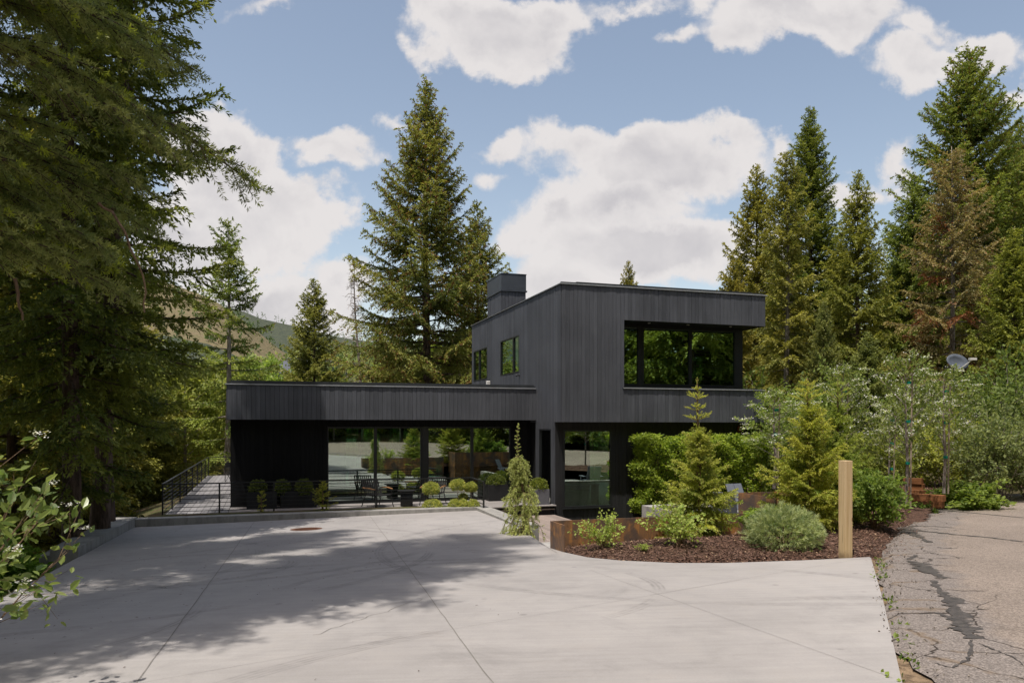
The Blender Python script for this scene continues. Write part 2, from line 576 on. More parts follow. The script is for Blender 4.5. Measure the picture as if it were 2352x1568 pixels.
def chip_mat():
    m, N = new_mat('bark_chip')
    t = N.n('Attribute', attribute_name='tint').outputs['Fac']
    c = N.mix(N.ramp(t, 0, 0.85), (0.05, 0.026, 0.017), (0.20, 0.112, 0.078))
    c = N.mix(N.ramp(t, 0.9, 0.98), c, (0.40, 0.27, 0.17))
    N.out(N.n('BsdfPrincipled', {'Base Color': c, 'Roughness': 0.7, 'Specular IOR Level': 0.35}))
    return m


M_CHIP = chip_mat()


def hill_mat():
    m, N = new_mat('hill_cover')
    co = N.n('TexCoord').outputs['Object']
    t = N.n('Attribute', attribute_name='wood').outputs['Fac']
    a = N.noise(co, 0.012, 6, 0.65)
    b = N.noise(co, 0.16, 4, 0.7)
    tan = N.mix(N.ramp(b, 0.35, 0.7), (0.20, 0.155, 0.095), (0.15, 0.14, 0.07))
    grn = N.mix(N.ramp(b, 0.35, 0.65), (0.05, 0.062, 0.05), (0.095, 0.105, 0.065))
    f = N.ramp(N.math('ADD', t, N.math('MULTIPLY_ADD', a, 0.8, -0.4)), 0.42, 0.58)
    c = N.mix(f, tan, grn)
    bm = N.n('Bump', {'Height': b, 'Strength': 0.7, 'Distance': 4.0}).outputs[0]
    N.out(N.n('BsdfPrincipled', {'Base Color': c, 'Roughness': 0.95, 'Specular IOR Level': 0.05, 'Normal': bm}))
    return m


M_HILL = hill_mat()

# foliage greens
F_SPRUCE = foliage('spruce_needles', (0.031, 0.043, 0.011), (0.142, 0.142, 0.036), 0.24, tipcol=(0.19, 0.095, 0.035))
F_FIR = foliage('fir_needles', (0.036, 0.047, 0.013), (0.135, 0.132, 0.036), 0.25)
F_DARK = foliage('dark_spruce_needles', (0.027, 0.040, 0.009), (0.115, 0.12, 0.026), 0.25)
F_BROWN = foliage('dry_spruce_needles', (0.05, 0.048, 0.02), (0.17, 0.135, 0.058), 0.2, tipcol=(0.26, 0.12, 0.055), dead=(0.24, 0.10, 0.04))
F_NEAR = foliage('long_fir_needles', (0.06, 0.075, 0.026), (0.15, 0.16, 0.058), 0.34, tipcol=(0.42, 0.48, 0.06))
F_SAP = foliage('young_spruce_needles', (0.07, 0.095, 0.018), (0.23, 0.235, 0.05), 0.3, tipcol=(0.33, 0.31, 0.09))
F_WEEP = foliage('weeping_spruce_needles', (0.07, 0.09, 0.028), (0.22, 0.235, 0.085), 0.25, tipcol=(0.31, 0.32, 0.12))
F_MUGO = foliage('mugo_needles', (0.06, 0.085, 0.04), (0.20, 0.22, 0.11), 0.25, tipcol=(0.36, 0.30, 0.15))
F_LEAF = foliage('broad_leaves', (0.032, 0.055, 0.012), (0.105, 0.138, 0.03), 0.42)
F_ASPEN = foliage('aspen_leaves', (0.055, 0.075, 0.016), (0.165, 0.175, 0.045), 0.42)
F_HEDGE = foliage('hedge_leaves', (0.045, 0.072, 0.008), (0.145, 0.175, 0.024), 0.42, spec=0.4)
F_FLOWTREE = foliage('hawthorn_leaves', (0.035, 0.055, 0.015), (0.12, 0.14, 0.04), 0.4, spec=0.2)
F_NEARLEAF = foliage('glossy_leaves', (0.032, 0.055, 0.013), (0.10, 0.125, 0.034), 0.4, 0.32, 0.6)
F_GREYLEAF = foliage('grey_green_leaves', (0.035, 0.050, 0.02), (0.115, 0.13, 0.05), 0.35, spec=0.2)
F_GOOSE = foliage('currant_leaves', (0.08, 0.12, 0.025), (0.22, 0.25, 0.075), 0.42)
F_BOX = foliage('box_leaves', (0.026, 0.042, 0.008), (0.085, 0.10, 0.022), 0.3, spec=0.5)  # tree shade over the deck planters put into a darker green
F_TOPI = foliage('topiary_pine_needles', (0.07, 0.10, 0.025), (0.24, 0.235, 0.07), 0.3)
M_PETAL = foliage('white_petals', (0.6, 0.57, 0.47), (0.8, 0.78, 0.7), 0.3)
F_WOODFAR = foliage('far_wood_leaves', (0.045, 0.062, 0.02), (0.135, 0.15, 0.045), 0.3)

M_DRIP_GLINT = plain('drip_edge_glint', (0.5, 0.52, 0.55), 0.35, 0.6, 0.4, 0.1, 3.0)  # paler than the coping: sunlit glint of the lip put into the colour
# ================================================================== house (local frame: x along the front, y into depth, z up)
BR = random.Random(5)


def clad(mb, o, du, dn, length, z0, z1, holes=(), w=0.14, th=0.028, jit=0.004):
    """vertical boards: origin o (x,y), du along the wall, dn outward normal; holes = (u0,u1,z0,z1)"""
    cuts = {0.0, length}
    for h in holes: cuts |= {max(0, h[0]), min(length, h[1])}
    cuts = sorted(cuts)
    edges = []
    for a, b in zip(cuts, cuts[1:]):
        n = max(1, round((b - a) / w))
        edges += [(a + (b - a) * i / n, a + (b - a) * (i + 1) / n) for i in range(n)]
    for a, b in edges:
        m = (a + b) / 2
        iv = [(z0, z1)]
        for h in holes:
            if h[0] < m < h[1]:
                nv = []
                for p, q in iv:
                    if h[2] > p: nv.append((p, min(q, h[2])))
                    if h[3] < q: nv.append((max(p, h[3]), q))
                iv = [t for t in nv if t[1] - t[0] > 0.01]
        off = BR.uniform(-jit, jit); tl = BR.uniform(-jit, jit); tint = BR.random()
        g = 0.0035
        for p, q in iv:
            n0, n1 = th + off + tl, th + off - tl
            def P(u, n, z): return (o[0] + du[0] * u + dn[0] * n, o[1] + du[1] * u + dn[1] * n, z)
            vs = [P(a + g, 0, p), P(b - g, 0, p), P(b - g, n1, p), P(a + g, n0, p), P(a + g, 0, q), P(b - g, 0, q), P(b - g, n1, q), P(a + g, n0, q)]
            fl = (du[0] * dn[1] - du[1] * dn[0]) > 0
            fs = [[2, 3, 7, 6], [0, 4, 7, 3], [1, 2, 6, 5], [0, 3, 2, 1], [4, 5, 6, 7]]
            if fl: fs = [f[::-1] for f in fs]
            mb.add(vs, fs, tint)
    return mb


house = thing('house', 'black timber clad modern house with a low wing and a taller upper box', 'house', hw(0, 0, 0), HA)
FR, LT, RT, BK = (0, -1), (-1, 0), (1, 0), (0, 1)

# --- low wing
WB = 9.5
mb = MB()
clad(mb, (0, 0), (1, 0), FR, 10.15, 2.775, 3.86)
clad(mb, (0, WB), (0, -1), LT, WB, 2.775, 3.86)
fascia = mb.build('fascia', M_BOARD, house)
mb = MB().box((0.002, 0.002, 2.80), (10.14, WB, 3.84))
roof = mb.build('roof', M_DARK, house)
tag(roof, 'flat roof of the low wing')
mb = MB()
mb.box((-0.055, -0.055, 3.862), (10.13, 0.05, 3.892)); mb.box((-0.055, 0.05, 3.862), (0.05, WB, 3.892))
mb.box((0.0, 0.06, 3.85), (10.13, 0.16, 3.955)); mb.box((0.1, 0.165, 3.85), (10.12, 0.3, 4.005))
mb.build('coping', M_METAL, house)
MB().box((-0.062, -0.064, 3.860), (10.13, -0.056, 3.892)).build('drip_edge', M_DRIP_GLINT, house)

mb = MB()
holes = [(2.98, 9.30, -1, 2.55)]
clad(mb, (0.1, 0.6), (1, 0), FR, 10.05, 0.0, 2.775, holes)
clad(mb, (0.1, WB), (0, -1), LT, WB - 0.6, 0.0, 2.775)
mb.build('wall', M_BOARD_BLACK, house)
mb = MB()
mb.box((0.13, 0.62, -0.8), (3.05, 0.78, 2.79)); mb.box((9.44, 0.62, -0.8), (10.14, 0.78, 2.79)); mb.box((3.05, 0.62, 2.56), (9.44, 0.78, 2.79))
mb.box((0.13, 0.78, -0.8), (0.3, WB, 2.79))
mb.box((3.05, 0.66, -0.8), (9.44, 0.78, 0.02))
mb.build('wall_core', M_DARK, house)


def window(x0, x1, z0, z1, y, fw=0.045, glass=M_GLASS, depth=0.09, mullions=(), axis='x', lab=None):
    """framed pane in the plane y (axis x) or x (axis y); each pane is a sub-part of its frame"""
    m = MB()
    def bx(a0, a1, c0, c1, d0, d1):
        if axis == 'x': m.box((a0, d0, c0), (a1, d1, c1))
        else: m.box((d0, a0, c0), (d1, a1, c1))
    bx(x0, x1, z0, z0 + fw, y, y + depth); bx(x0, x1, z1 - fw, z1, y, y + depth)
    bx(x0, x0 + fw, z0 + fw, z1 - fw, y, y + depth); bx(x1 - fw, x1, z0 + fw, z1 - fw, y, y + depth)
    for q in mullions: bx(q - fw, q + fw, z0 + fw, z1 - fw, y, y + depth)
    fr = m.build('window', M_FRAME, house)
    if lab: tag(fr, lab)
    ed = [x0 + fw] + [v for q in mullions for v in (q - fw, q + fw)] + [x1 - fw]
    for a, b in zip(ed[::2], ed[1::2]):
        g = MB()
        d = y + depth * 0.5
        if axis == 'x': g.box((a, d, z0 + fw), (b, d + 0.006, z1 - fw))
        else: g.box((d, a, z0 + fw), (d + 0.006, b, z1 - fw))
        g.build('pane', glass, fr)
    return fr


for a, b in ((3.06, 4.65), (4.65, 6.23), (6.41, 8.0), (8.0, 9.42)):
    window(a, b, 0.05, 2.54, 0.60, 0.05)
mb = MB().box((6.23, 0.56, 0.02), (6.41, 0.74, 2.56)).box((3.0, 0.55, 0.0), (9.44, 0.655, 0.048))
mb.build('door_sill', M_FRAME, house)
# interior shell of the wing
mb = MB().box((0.3, 0.79, -0.1), (10.1, WB, 0.03)); mb.build('interior_floor', M_FLOORIN, house)
mb = MB()
mb.box((0.31, WB - 0.12, 0.03), (3.3, WB, 2.79)); mb.box((8.9, WB - 0.12, 0.03), (10.1, WB, 2.79)); mb.box((3.3, WB - 0.12, 2.5), (8.9, WB, 2.79))
for q in (5.1, 7.0): mb.box((q, WB - 0.12, 0.03), (q + 0.12, WB, 2.5))
mb.box((10.1, 0.79, 0.03), (10.16, WB, 2.79))
mb.box((3.3, 3.4, 0.03), (3.95, 3.55, 2.79)); mb.box((5.5, 5.2, 0.03), (5.85, 5.5, 2.79))
mb.build('interior_wall', M_WALLIN, house)
g = MB().box((3.3, WB - 0.06, 0.03), (8.9, WB - 0.05, 2.5)); g.build('rear_glazing', M_GLASS, house)

# --- upper box (front plane y = -2.36)
TF, TL, TR, TB = -2.36, 10.17, 17.83, 8.71
ZB, ZT = 2.70, 7.12
mb = MB()
clad(mb, (TL, TF), (1, 0), FR, TR - TL, ZB, ZT, [(2.21, 9, ZB - 1, 6.06)])
mb.build('front_cladding', M_BOARD, house)
mb = MB()
clad(mb, (TL + 2.17, TF - 0.022), (1, 0), FR, 5.42, ZB, 3.80)
clad(mb, (TL + 7.56, TF), (0, 1), RT, 9.0, ZB, 3.80)
mb.build('parapet', M_BOARD, house)
mb = MB().box((TL + 2.15, TF - 0.085, 3.802), (TL + 7.62, TF + 0.2, 3.835)).box((TL + 2.22, TF + 0.02, 3.835), (TL + 7.62, TF + 0.2, 3.865))
mb.build('parapet_cap', M_METAL, house)
MB().box((TL + 2.15, TF - 0.094, 3.803), (TL + 7.62, TF - 0.086, 3.832)).build('drip_edge', M_DRIP_GLINT, house)
mb = MB()
L = TB - TF
sh = [(4.23, 6.6, 4.57, 5.97), (8.55, 10.75, 4.57, 5.93), (0.89, 2.0, -1, 2.45)]
clad(mb, (TL, TF), (0, 1), LT, L, ZB, ZT, sh)
clad(mb, (TL, TF + 0.545), (0, 1), LT, 1.85, -0.75, ZB, [(0.345, 1.455, -0.14, 2.45)])
mb.build('side_cladding', M_BOARD, house)
mb = MB()
clad(mb, (TR, TF), (0, 1), RT, L, 6.06, ZT); clad(mb, (TL, TB), (1, 0), BK, TR - TL, ZB, ZT, [(2.5, 6.5, 4.0, 6.0)])
clad(mb, (TR - 0.03, TF + 1.4), (0, 1), RT, L - 1.4, ZB, 6.05, [(0.3, 3.4, 4.05, 5.97)])
mb.build('rear_cladding', M_BOARD, house)
mb = MB().box((TL + 0.002, TF + 0.002, 6.075), (TR - 0.002, TB - 0.002, ZT - 0.02))
u_roof = mb.build('roof', M_DARK, house); tag(u_roof, 'flat roof of the upper box')
mb = MB().box((TL + 0.002, TF + 0.002, ZB + 0.015), (TL + 7.54, TB - 0.002, 3.2)).box((TL + 2.2, TF + 0.002, 3.2), (TL + 7.54, TF + 0.14, 3.79))
mb.box((TL + 0.002, TF + 0.002, 3.2), (TL + 2.19, TF + 1.1, 6.075))
# left wall core with window openings
for a, b, c, d in ((0.0, L, 3.2, 4.56), (0, L, 5.98, 6.075), (0.0, 4.22, 4.56, 5.98), (6.61, 8.54, 4.56, 5.98), (10.76, L, 4.56, 5.98)):
    mb.box((TL + 0.003, TF + a + 0.003, c), (TL + 0.18, TF + b - 0.003, d))
mb.box((TL + 7.2, TF + 1.2, 3.2), (TL + 7.5, TF + 1.7, 6.075)); mb.box((TL + 7.4, TF + 4.9, 3.2), (TL + 7.6, TB, 6.075))
mb.box((TL + 0.2, TB - 0.15, 3.2), (TL + 2.5, TB - 0.01, 6.07)); mb.box((TL + 6.5, TB - 0.15, 3.2), (TR - 0.2, TB - 0.01, 6.07))
mb.build('upper_core', M_DARK, house)
for a, b, c, d in ((4.2, 6.5, 5.0, 5.1),):
    MB().box((TL + 0.4, TF + a, 3.2), (TL + 7.2, TF + a + 0.1, 6.0)).build('partition', M_WALLIN, house)
# roof edge metal
mb = MB()
mb.box((TL - 0.06, TF - 0.06, ZT + 0.002), (TR + 0.06, TF + 0.05, ZT + 0.034)); mb.box((TL - 0.06, TF + 0.05, ZT + 0.002), (TL + 0.05, TB + 0.06, ZT + 0.034))
mb.box((TR - 0.05, TF + 0.05, ZT + 0.002), (TR + 0.06, TB + 0.06, ZT + 0.034))
mb.box((TL + 0.02, TF + 0.055, ZT - 0.02), (TR, TF + 0.16, ZT + 0.095)); mb.box((TL + 0.055, TF + 0.16, ZT - 0.02), (TL + 0.15, TB, ZT + 0.075))
mb.box((TL + 0.6, TF + 0.17, ZT - 0.02), (TR - 0.4, TF + 0.3, ZT + 0.14))
mb.build('coping', M_METAL, house)
MB().box((TL - 0.067, TF - 0.069, ZT + 0.001), (TR + 0.067, TF - 0.061, ZT + 0.034)).build('drip_edge', M_DRIP_GLINT, house)
MB().box((TL - 0.069, TF - 0.06, ZT + 0.003), (TL - 0.061, TB + 0.06, ZT + 0.015)).build('drip_edge', M_DRIP_GLINT, house)
# upper corner glazing, 1.1 m behind the front
yw = TF + 1.1
mb = MB()
mb.box((TL + 2.2, yw, 3.2), (TL + 7.51, yw + 0.1, 3.98)); mb.box((TL + 7.22, yw, 3.98), (TL + 7.51, yw + 0.12, 6.07))
mb.box((TL + 2.2, yw, 6.02), (TL + 7.22, yw + 0.1, 6.07))
mb.build('window_surround', M_FRAME, house)
window(TL + 2.2, TL + 3.33, 3.98, 6.02, yw - 0.01, 0.055, M_GLASSUP)
window(TL + 3.45, TL + 7.22, 3.98, 6.02, yw - 0.012, 0.06, M_GLASSUP, mullions=(TL + 5.35,))
mb = MB().box((TL + 3.33, yw, 3.98), (TL + 3.45, yw + 0.1, 6.02)); mb.build('mullion', M_FRAME, house)
window(TF + 1.72, TF + 4.9, 3.98, 6.02, TL + 7.45, 0.05, M_GLASSUP, axis='y')
window(TF + 4.23, TF + 6.6, 4.57, 5.97, TL - 0.035, 0.05, M_GLASSUP, axis='y', mullions=(TF + 4.95,))
window(TF + 8.55, TF + 10.75, 4.57, 5.93, TL - 0.035, 0.05, M_GLASSUP, axis='y', mullions=(TF + 9.85,))
for q in (3.4, 4.9, 6.6):
    MB().lathe([(0.05, 6.062), (0.05, 6.074)], 12, (TL + q, TF + 0.5, 0)).build('soffit_light', M_SPOT, house)

# --- ground floor under the upper box (plane y = -1.815)
GF = TF + 0.545
mb = MB()
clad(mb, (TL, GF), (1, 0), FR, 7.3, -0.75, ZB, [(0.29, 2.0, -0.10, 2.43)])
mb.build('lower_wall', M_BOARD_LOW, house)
mb = MB()
mb.box((TL + 0.003, GF + 0.01, -0.8), (TL + 0.28, GF + 0.34, ZB + 0.01)); mb.box((TL + 2.01, GF + 0.01, -0.8), (TL + 7.3, GF + 0.2, ZB + 0.01))
mb.box((TL + 0.28, GF + 0.01, -0.8), (TL + 2.01, GF + 0.2, -0.11)); mb.box((TL + 0.28, GF + 0.01, 2.44), (TL + 2.01, GF + 0.2, ZB + 0.01))
mb.box((TL + 0.003, GF + 0.345, 2.46), (TL + 0.2, 0.6, ZB + 0.01)); mb.box((TL + 0.003, GF + 1.46, -0.8), (TL + 0.2, 0.6, 2.46)); mb.box((TL + 0.003, GF + 0.345, -0.8), (TL + 0.2, GF + 1.46, -0.15))
mb.box((TL + 7.1, GF + 0.2, -0.8), (TL + 7.3, TB, ZB + 0.01)); mb.box((TL + 0.2, 5.0, -0.8), (TL + 4.2, 5.15, ZB + 0.01)); mb.box((TL + 5.6, 5.0, -0.8), (TL + 7.1, 5.15, ZB + 0.01)); mb.box((TL + 0.003, 0.6, -0.8), (TL + 0.2, 5.0, ZB + 0.01))
mb.build('wall_core', M_DARK, house)
MB().box((TL + 0.2, GF + 0.2, -0.3), (TL + 7.1, TB, -0.16)).build('interior_floor', M_FLOORIN, house)
window(TL + 0.27, TL + 2.02, -0.12, 2.45, GF - 0.04, 0.055, M_GLASS)
window(TF + 0.87, TF + 2.02, -0.16, 2.47, TL - 0.035, 0.05, M_GLASS, axis='y')
MB().box((TL + 0.24, GF - 0.09, -0.16), (TL + 2.06, GF - 0.04, -0.122)).build('window_sill', M_FRAME, house)

# --- chimney
c0, c1 = TF + 6.5, TF + 8.47
mb = MB()
clad(mb, (TL - 0.004, c0), (0, 1), LT, c1 - c0, ZT + 0.036, 7.98); clad(mb, (TL, c0), (1, 0), FR, 0.98, ZT - 0.02, 7.98)
clad(mb, (TL + 0.98, c0), (0, 1), RT, c1 - c0, ZT, 7.98); clad(mb, (TL, c1), (1, 0), BK, 0.98, ZT, 7.98)
chim = mb.build('chimney', M_BOARD, house)
MB().box((TL + 0.003, c0 + 0.003, ZT), (TL + 0.977, c1 - 0.003, 7.99)).build('chimney_core', M_DARK, chim)
mb = MB().box((TL - 0.035, c0 - 0.035, 8.03), (TL + 1.015, c1 + 0.035, 8.66)).box((TL - 0.07, c0 - 0.07, 7.965), (TL + 1.05, c1 + 0.07, 8.02)).box((TL - 0.05, c0 - 0.05, 8.662), (TL + 1.03, c1 + 0.05, 8.69))
mb.build('chimney_cap', M_CAP, chim)
# small roof vent and fixtures on the walls
mb = MB().tube([(TL - 0.35, 4.9, 3.84), (TL - 0.35, 4.9, 4.2)], 0.035, 8).box((TL - 0.43, 4.82, 4.2), (TL - 0.27, 4.98, 4.4), bev=0.02)
mb.build('roof_vent', M_WHITE, house)
mb = MB().tube([(TL - 0.03, TF + 4.15, 4.46), (TL - 0.14, TF + 4.15, 4.46), (TL - 0.17, TF + 4.12, 4.42)], 0.03, 8); mb.build('camera_fixture', M_METAL, house)
al = MB().box((TL + 6.88, GF - 0.085, 2.37), (TL + 7.06, GF - 0.03, 2.57), bev=0.012).build('alarm_strobe', M_RED, house)
MB().box((TL + 6.92, GF - 0.12, 2.40), (TL + 7.02, GF - 0.086, 2.50), bev=0.02).build('strobe_lens', M_WHITE, al)

# --- furniture seen through the glass
HM = house.matrix_basis.copy()
def hthing(name, label, cat, r, b, z, rot=0.0, group=None):
    return thing(name, label, cat, hw(r, b, z), HA + rot, group)

k = hthing('kitchen_counter', 'long pale stone kitchen counter behind the wing glass doors', 'counter', 5.6, 4.2, 0.03)
MB().box((-1.5, -0.45, 0.88), (1.5, 0.45, 0.93), bev=0.01).build('countertop', M_COUNTER, k)
MB().box((-1.42, -0.38, 0.0), (1.42, 0.40, 0.88)).build('cabinet', M_WALLIN, k)
k = hthing('dining_table', 'thin dark dining table seen through the third glass door', 'table', 7.3, 3.0, 0.03)
MB().box((-0.9, -0.5, 0.71), (0.9, 0.5, 0.75), bev=0.01).build('tabletop', M_COUNTER, k)
for sx in (-0.8, 0.8):
    for sy in (-0.42, 0.42):
        MB().box((sx - 0.03, sy - 0.03, 0), (sx + 0.03, sy + 0.03, 0.71)).build('leg', M_RAIL, k)
st0 = None
for q in (5.0, 6.05):
    k = hthing('bar_stool', 'black framed bar stool standing %s the counter in the wing' % ('at the middle of' if q < 5.5 else 'at the right end of'), 'stool', q, 3.2, 0.03)
    MB().box((-0.2, -0.2, 0.64), (0.2, 0.2, 0.68), bev=0.01).build('seat', M_RAIL, k)
    for sx in (-0.17, 0.17):
        for sy in (-0.17, 0.17):
            MB().tube([(sx, sy, 0), (sx, sy, 0.64)], 0.014, 6).build('leg', M_RAIL, k)
    MB().tube([(-0.18, 0.19, 0.66), (-0.18, 0.21, 0.98), (0.18, 0.21, 0.98), (0.18, 0.19, 0.66)], 0.012, 6).build('backrest', M_RAIL, k)
k = hthing('desk', 'white topped desk just inside the tall ground floor window', 'desk', TL + 1.3, GF + 1.2, -0.16)
MB().box((-0.7, -0.35, 0.70), (0.7, 0.35, 0.74), bev=0.008).build('desktop', M_COUNTER, k)
for sx in (-0.64, 0.64): MB().box((sx - 0.02, -0.3, 0), (sx + 0.02, 0.3, 0.70)).build('leg', M_RAIL, k)
k = hthing('ring_mobile', 'hanging mobile of thin dark rings behind the upper glazing', 'mobile', TL + 4.9, yw + 0.5, 5.32)
MB().tube([(-0.55, 0, 0), (0.95, 0, 0)], 0.012, 6).tube([(0.2, 0, 0), (0.2, 0, 0.74)], 0.006, 5).build('bar', M_RAIL, k)
for cx, cz, rx, rz in ((-0.35, -0.33, 0.17, 0.17), (-0.5, -0.66, 0.08, 0.20), (0.3, -0.42, 0.22, 0.22), (0.8, -0.65, 0.09, 0.16)):
    m = MB(); pts = [(cx + rx * math.cos(t * PI / 16), 0, cz + rz * math.sin(t * PI / 16)) for t in range(33)]
    m.tube(pts, 0.009, 6); m.tube([(cx, 0, cz + rz), (cx, 0, 0)], 0.004, 4); m.build('ring', M_RAIL, k)

# ================================================================== deck, boardwalk, railings
def rbquad_boards(mb, r0, r1, b0, b1, z, along, w=0.14, gap=0.006, th=0.03):
    if along == 'b':
        n = round((r1 - r0) / w)
        for i in range(n):
            mb.box((r0 + (r1 - r0) * i / n + gap / 2, b0, z - th), (r0 + (r1 - r0) * (i + 1) / n - gap / 2, b1, z), tint=BR.random())
    else:
        n = round((b1 - b0) / w)
        for i in range(n):
            mb.box((r0, b0 + (b1 - b0) * i / n + gap / 2, z - th), (r1, b0 + (b1 - b0) * (i + 1) / n - gap / 2, z), tint=BR.random())


deck = thing('deck', 'grey board deck wrapping round the front and side of the low wing', 'deck', hw(0, 0, 0), HA)
mb = MB(); rbquad_boards(mb, -1.66, 0.06, -1.95, 17.3, 0.0, 'b', 0.19, 0.012); mb.build('side_boards', M_DECK, deck)
mb = MB(); rbquad_boards(mb, 0.07, 10.16, -1.95, 0.56, 0.0, 'r', 0.14); mb.build('front_boards', M_DECKX, deck)
mb = MB().box((-1.6, -1.9, -0.35), (7.2, 0.5, -0.04)).box((-1.6, 0.5, -0.35), (0.05, 17.2, -0.04)).box((7.2, -0.9, -0.45), (10.15, 0.5, -0.04)).box((0.05, 9.6, -0.35), (10.0, 17.2, -0.04))
for q in (0, 4, 8, 12, 16): mb.box((-1.5, q, -6.5), (-1.3, q + 0.2, -0.35))
mb.build('deck_frame', M_DARK, deck)
mb = MB(); rbquad_boards(mb, 0.07, 10.0, 9.6, 17.3, -0.001, 'b', 0.19, 0.012); mb.build('rear_boards', M_DECK, deck)

walk = thing('boardwalk', 'brown board walk stepping down between the driveway kerb and the house', 'boardwalk', hw(0, 0, 0), HA)
mb = MB(); rbquad_boards(mb, 7.35, 10.12, -9.2, -1.0, -0.32, 'b', 0.14); mb.build('boards', M_BOARDWALK, walk)
mb = MB().box((7.36, -9.15, -0.6), (10.1, -0.95, -0.352)); mb.build('frame', M_DARK, walk)
step = MB(); rbquad_boards(step, 8.2, 10.13, -1.9, -0.98, -0.12, 'r', 0.14); step.build('landing_step', M_BOARDWALK, walk)
MB().box((8.22, -1.86, -0.318), (10.12, -1.0, -0.152)).build('riser', M_DARK, walk)
path = MB().prism([tuple(hw(r, b)[:2]) for r, b in ((6.0, -12.7), (9.4, -12.7), (9.4, -9.25), (6.9, -9.25))], -0.5, -0.02).build('path', M_CONC2)
tag(path, kind='structure')

rail = thing('deck_railing', 'thin black horizontal bar railing round the edge of the deck', 'railing', hw(0, 0, 0), HA)
P_NEAR, P_CORN, P_FAR, P_FARR = (7.19, -3.75), (7.32, -1.9), (-1.62, -1.9), None
runs = [([(-1.62, -1.9), (-1.62, 17.3)], 2.4), ([(-1.62, -1.9), (7.32, -1.9)], 1.49), ([(7.32, -1.9), (7.19, -3.75)], 2.2), ([(-1.62, 17.3), (9.8, 17.3)], 1.63)]
done = set()
for (a, b), sp in runs:
    A, B = Vector((*a, 0)), Vector((*b, 0))
    n = max(1, round((B - A).length / sp))
    low = b == (7.19, -3.75)
    for i in range(n + 1):
        p = A.lerp(B, i / n)
        key = (round(p.x, 2), round(p.y, 2))
        if key in done: continue
        done.add(key)
        zb = -0.3 if (low and i) else -0.12
        MB().box((p.x - 0.022, p.y - 0.022, zb), (p.x + 0.022, p.y + 0.022, 0.925)).build('post', M_RAIL, rail)
    MB().bar((A.x, A.y, 0.945), (B.x, B.y, 0.945), 0.05, 0.035).build('top_rail', M_RAIL, rail)
    nb = 8
    for k in range(nb):
        z = 0.06 + 0.79 * k / (nb - 1)
        MB().bar((A.x, A.y, z), (B.x, B.y, z), 0.014, 0.018).build('bar', M_RAIL, rail)

# ---- planters
def planter(name, label, r, b, z, w, d, h, mat, group=None):
    t = hthing(name, label, 'planter', r, b, z, 0, group)
    m = MB()
    e = 0.03
    m.box((-w / 2, -d / 2, 0), (w / 2, -d / 2 + e, h)); m.box((-w / 2, d / 2 - e, 0), (w / 2, d / 2, h))
    m.box((-w / 2, -d / 2 + e, 0), (-w / 2 + e, d / 2 - e, h)); m.box((w / 2 - e, -d / 2 + e, 0), (w / 2, d / 2 - e, h))
    m.build('tub', mat, t)
    MB().box((-w / 2 + e, -d / 2 + e, 0.05), (w / 2 - e, d / 2 - e, h - 0.05)).build('soil', M_SOIL, t)
    return t


planter('planter_box', 'long black planter box nearest the wing corner, round clipped box above it', 1.02, 0.02, 0.0, 0.9, 0.5, 0.53, M_PLANTER, 'black planter boxes on the deck')
planter('planter_box', 'long black planter box beside the first glass door, round clipped box above it', 2.13, 0.04, 0.0, 1.1, 0.5, 0.53, M_PLANTER, 'black planter boxes on the deck')
planter('planter_box', 'square black planter tub standing by the fourth glass door', 8.75, 0.2, 0.001, 0.68, 0.62, 0.56, M_PLANTER)
planter('planter_box', 'pale grey planter cube on the landing step by the narrow window', 9.72, -1.45, -0.119, 0.56, 0.56, 0.62, M_GREYPL)

# ---- chairs on the deck
def lounge(label, r, b, rot):
    t = hthing('lounge_chair', label, 'chair', r, b, 0.002, rot, 'black lounge chairs on the deck')
    MB().box((-0.29, -0.3, 0.36), (0.29, 0.28, 0.40), bev=0.012).build('seat', M_BLACKCH, t)
    m = MB()
    for k in range(9):
        x = -0.28 + 0.07 * k
        m.tube([(x, 0.26, 0.38), (x * 1.06, 0.40, 0.62), (x * 1.02, 0.5, 0.86)], 0.02, 5)
    m.tube([(-0.3, 0.5, 0.86), (0.3, 0.5, 0.86)], 0.016, 6)
    m.build('backrest', M_BLACKCH, t)
    for sx in (-1, 1):
        MB().tube([(sx * 0.33, -0.32, 0.57), (sx * 0.35, 0.0, 0.60), (sx * 0.33, 0.36, 0.60)], [0.022, 0.026, 0.018], 6).build('armrest', M_ARMWOOD, t)
        MB().tube([(sx * 0.33, -0.30, 0.56), (sx * 0.30, -0.26, 0.38), (sx * 0.34, -0.36, 0.0)], 0.016, 6).build('leg', M_BLACKCH, t)
        MB().tube([(sx * 0.33, 0.34, 0.60), (sx * 0.30, 0.26, 0.38), (sx * 0.33, 0.44, 0.0)], 0.016, 6).build('leg', M_BLACKCH, t)
    return t


lounge('black woven lounge chair left of the round side table', 4.55, -0.72, 0.45)
lounge('black woven lounge chair right of the round side table', 6.35, -0.6, -0.5)
t = hthing('side_table', 'black drum side table between two lounge chairs', 'table', 5.45, -0.8, 0.002)
MB().lathe([(0.2, 0), (0.2, 0.46)], 24).build('base', M_BLACKCH, t, True)
MB().lathe([(0.22, 0.462), (0.29, 0.485), (0.29, 0.51)], 28).build('tabletop', M_BLACKCH, t)

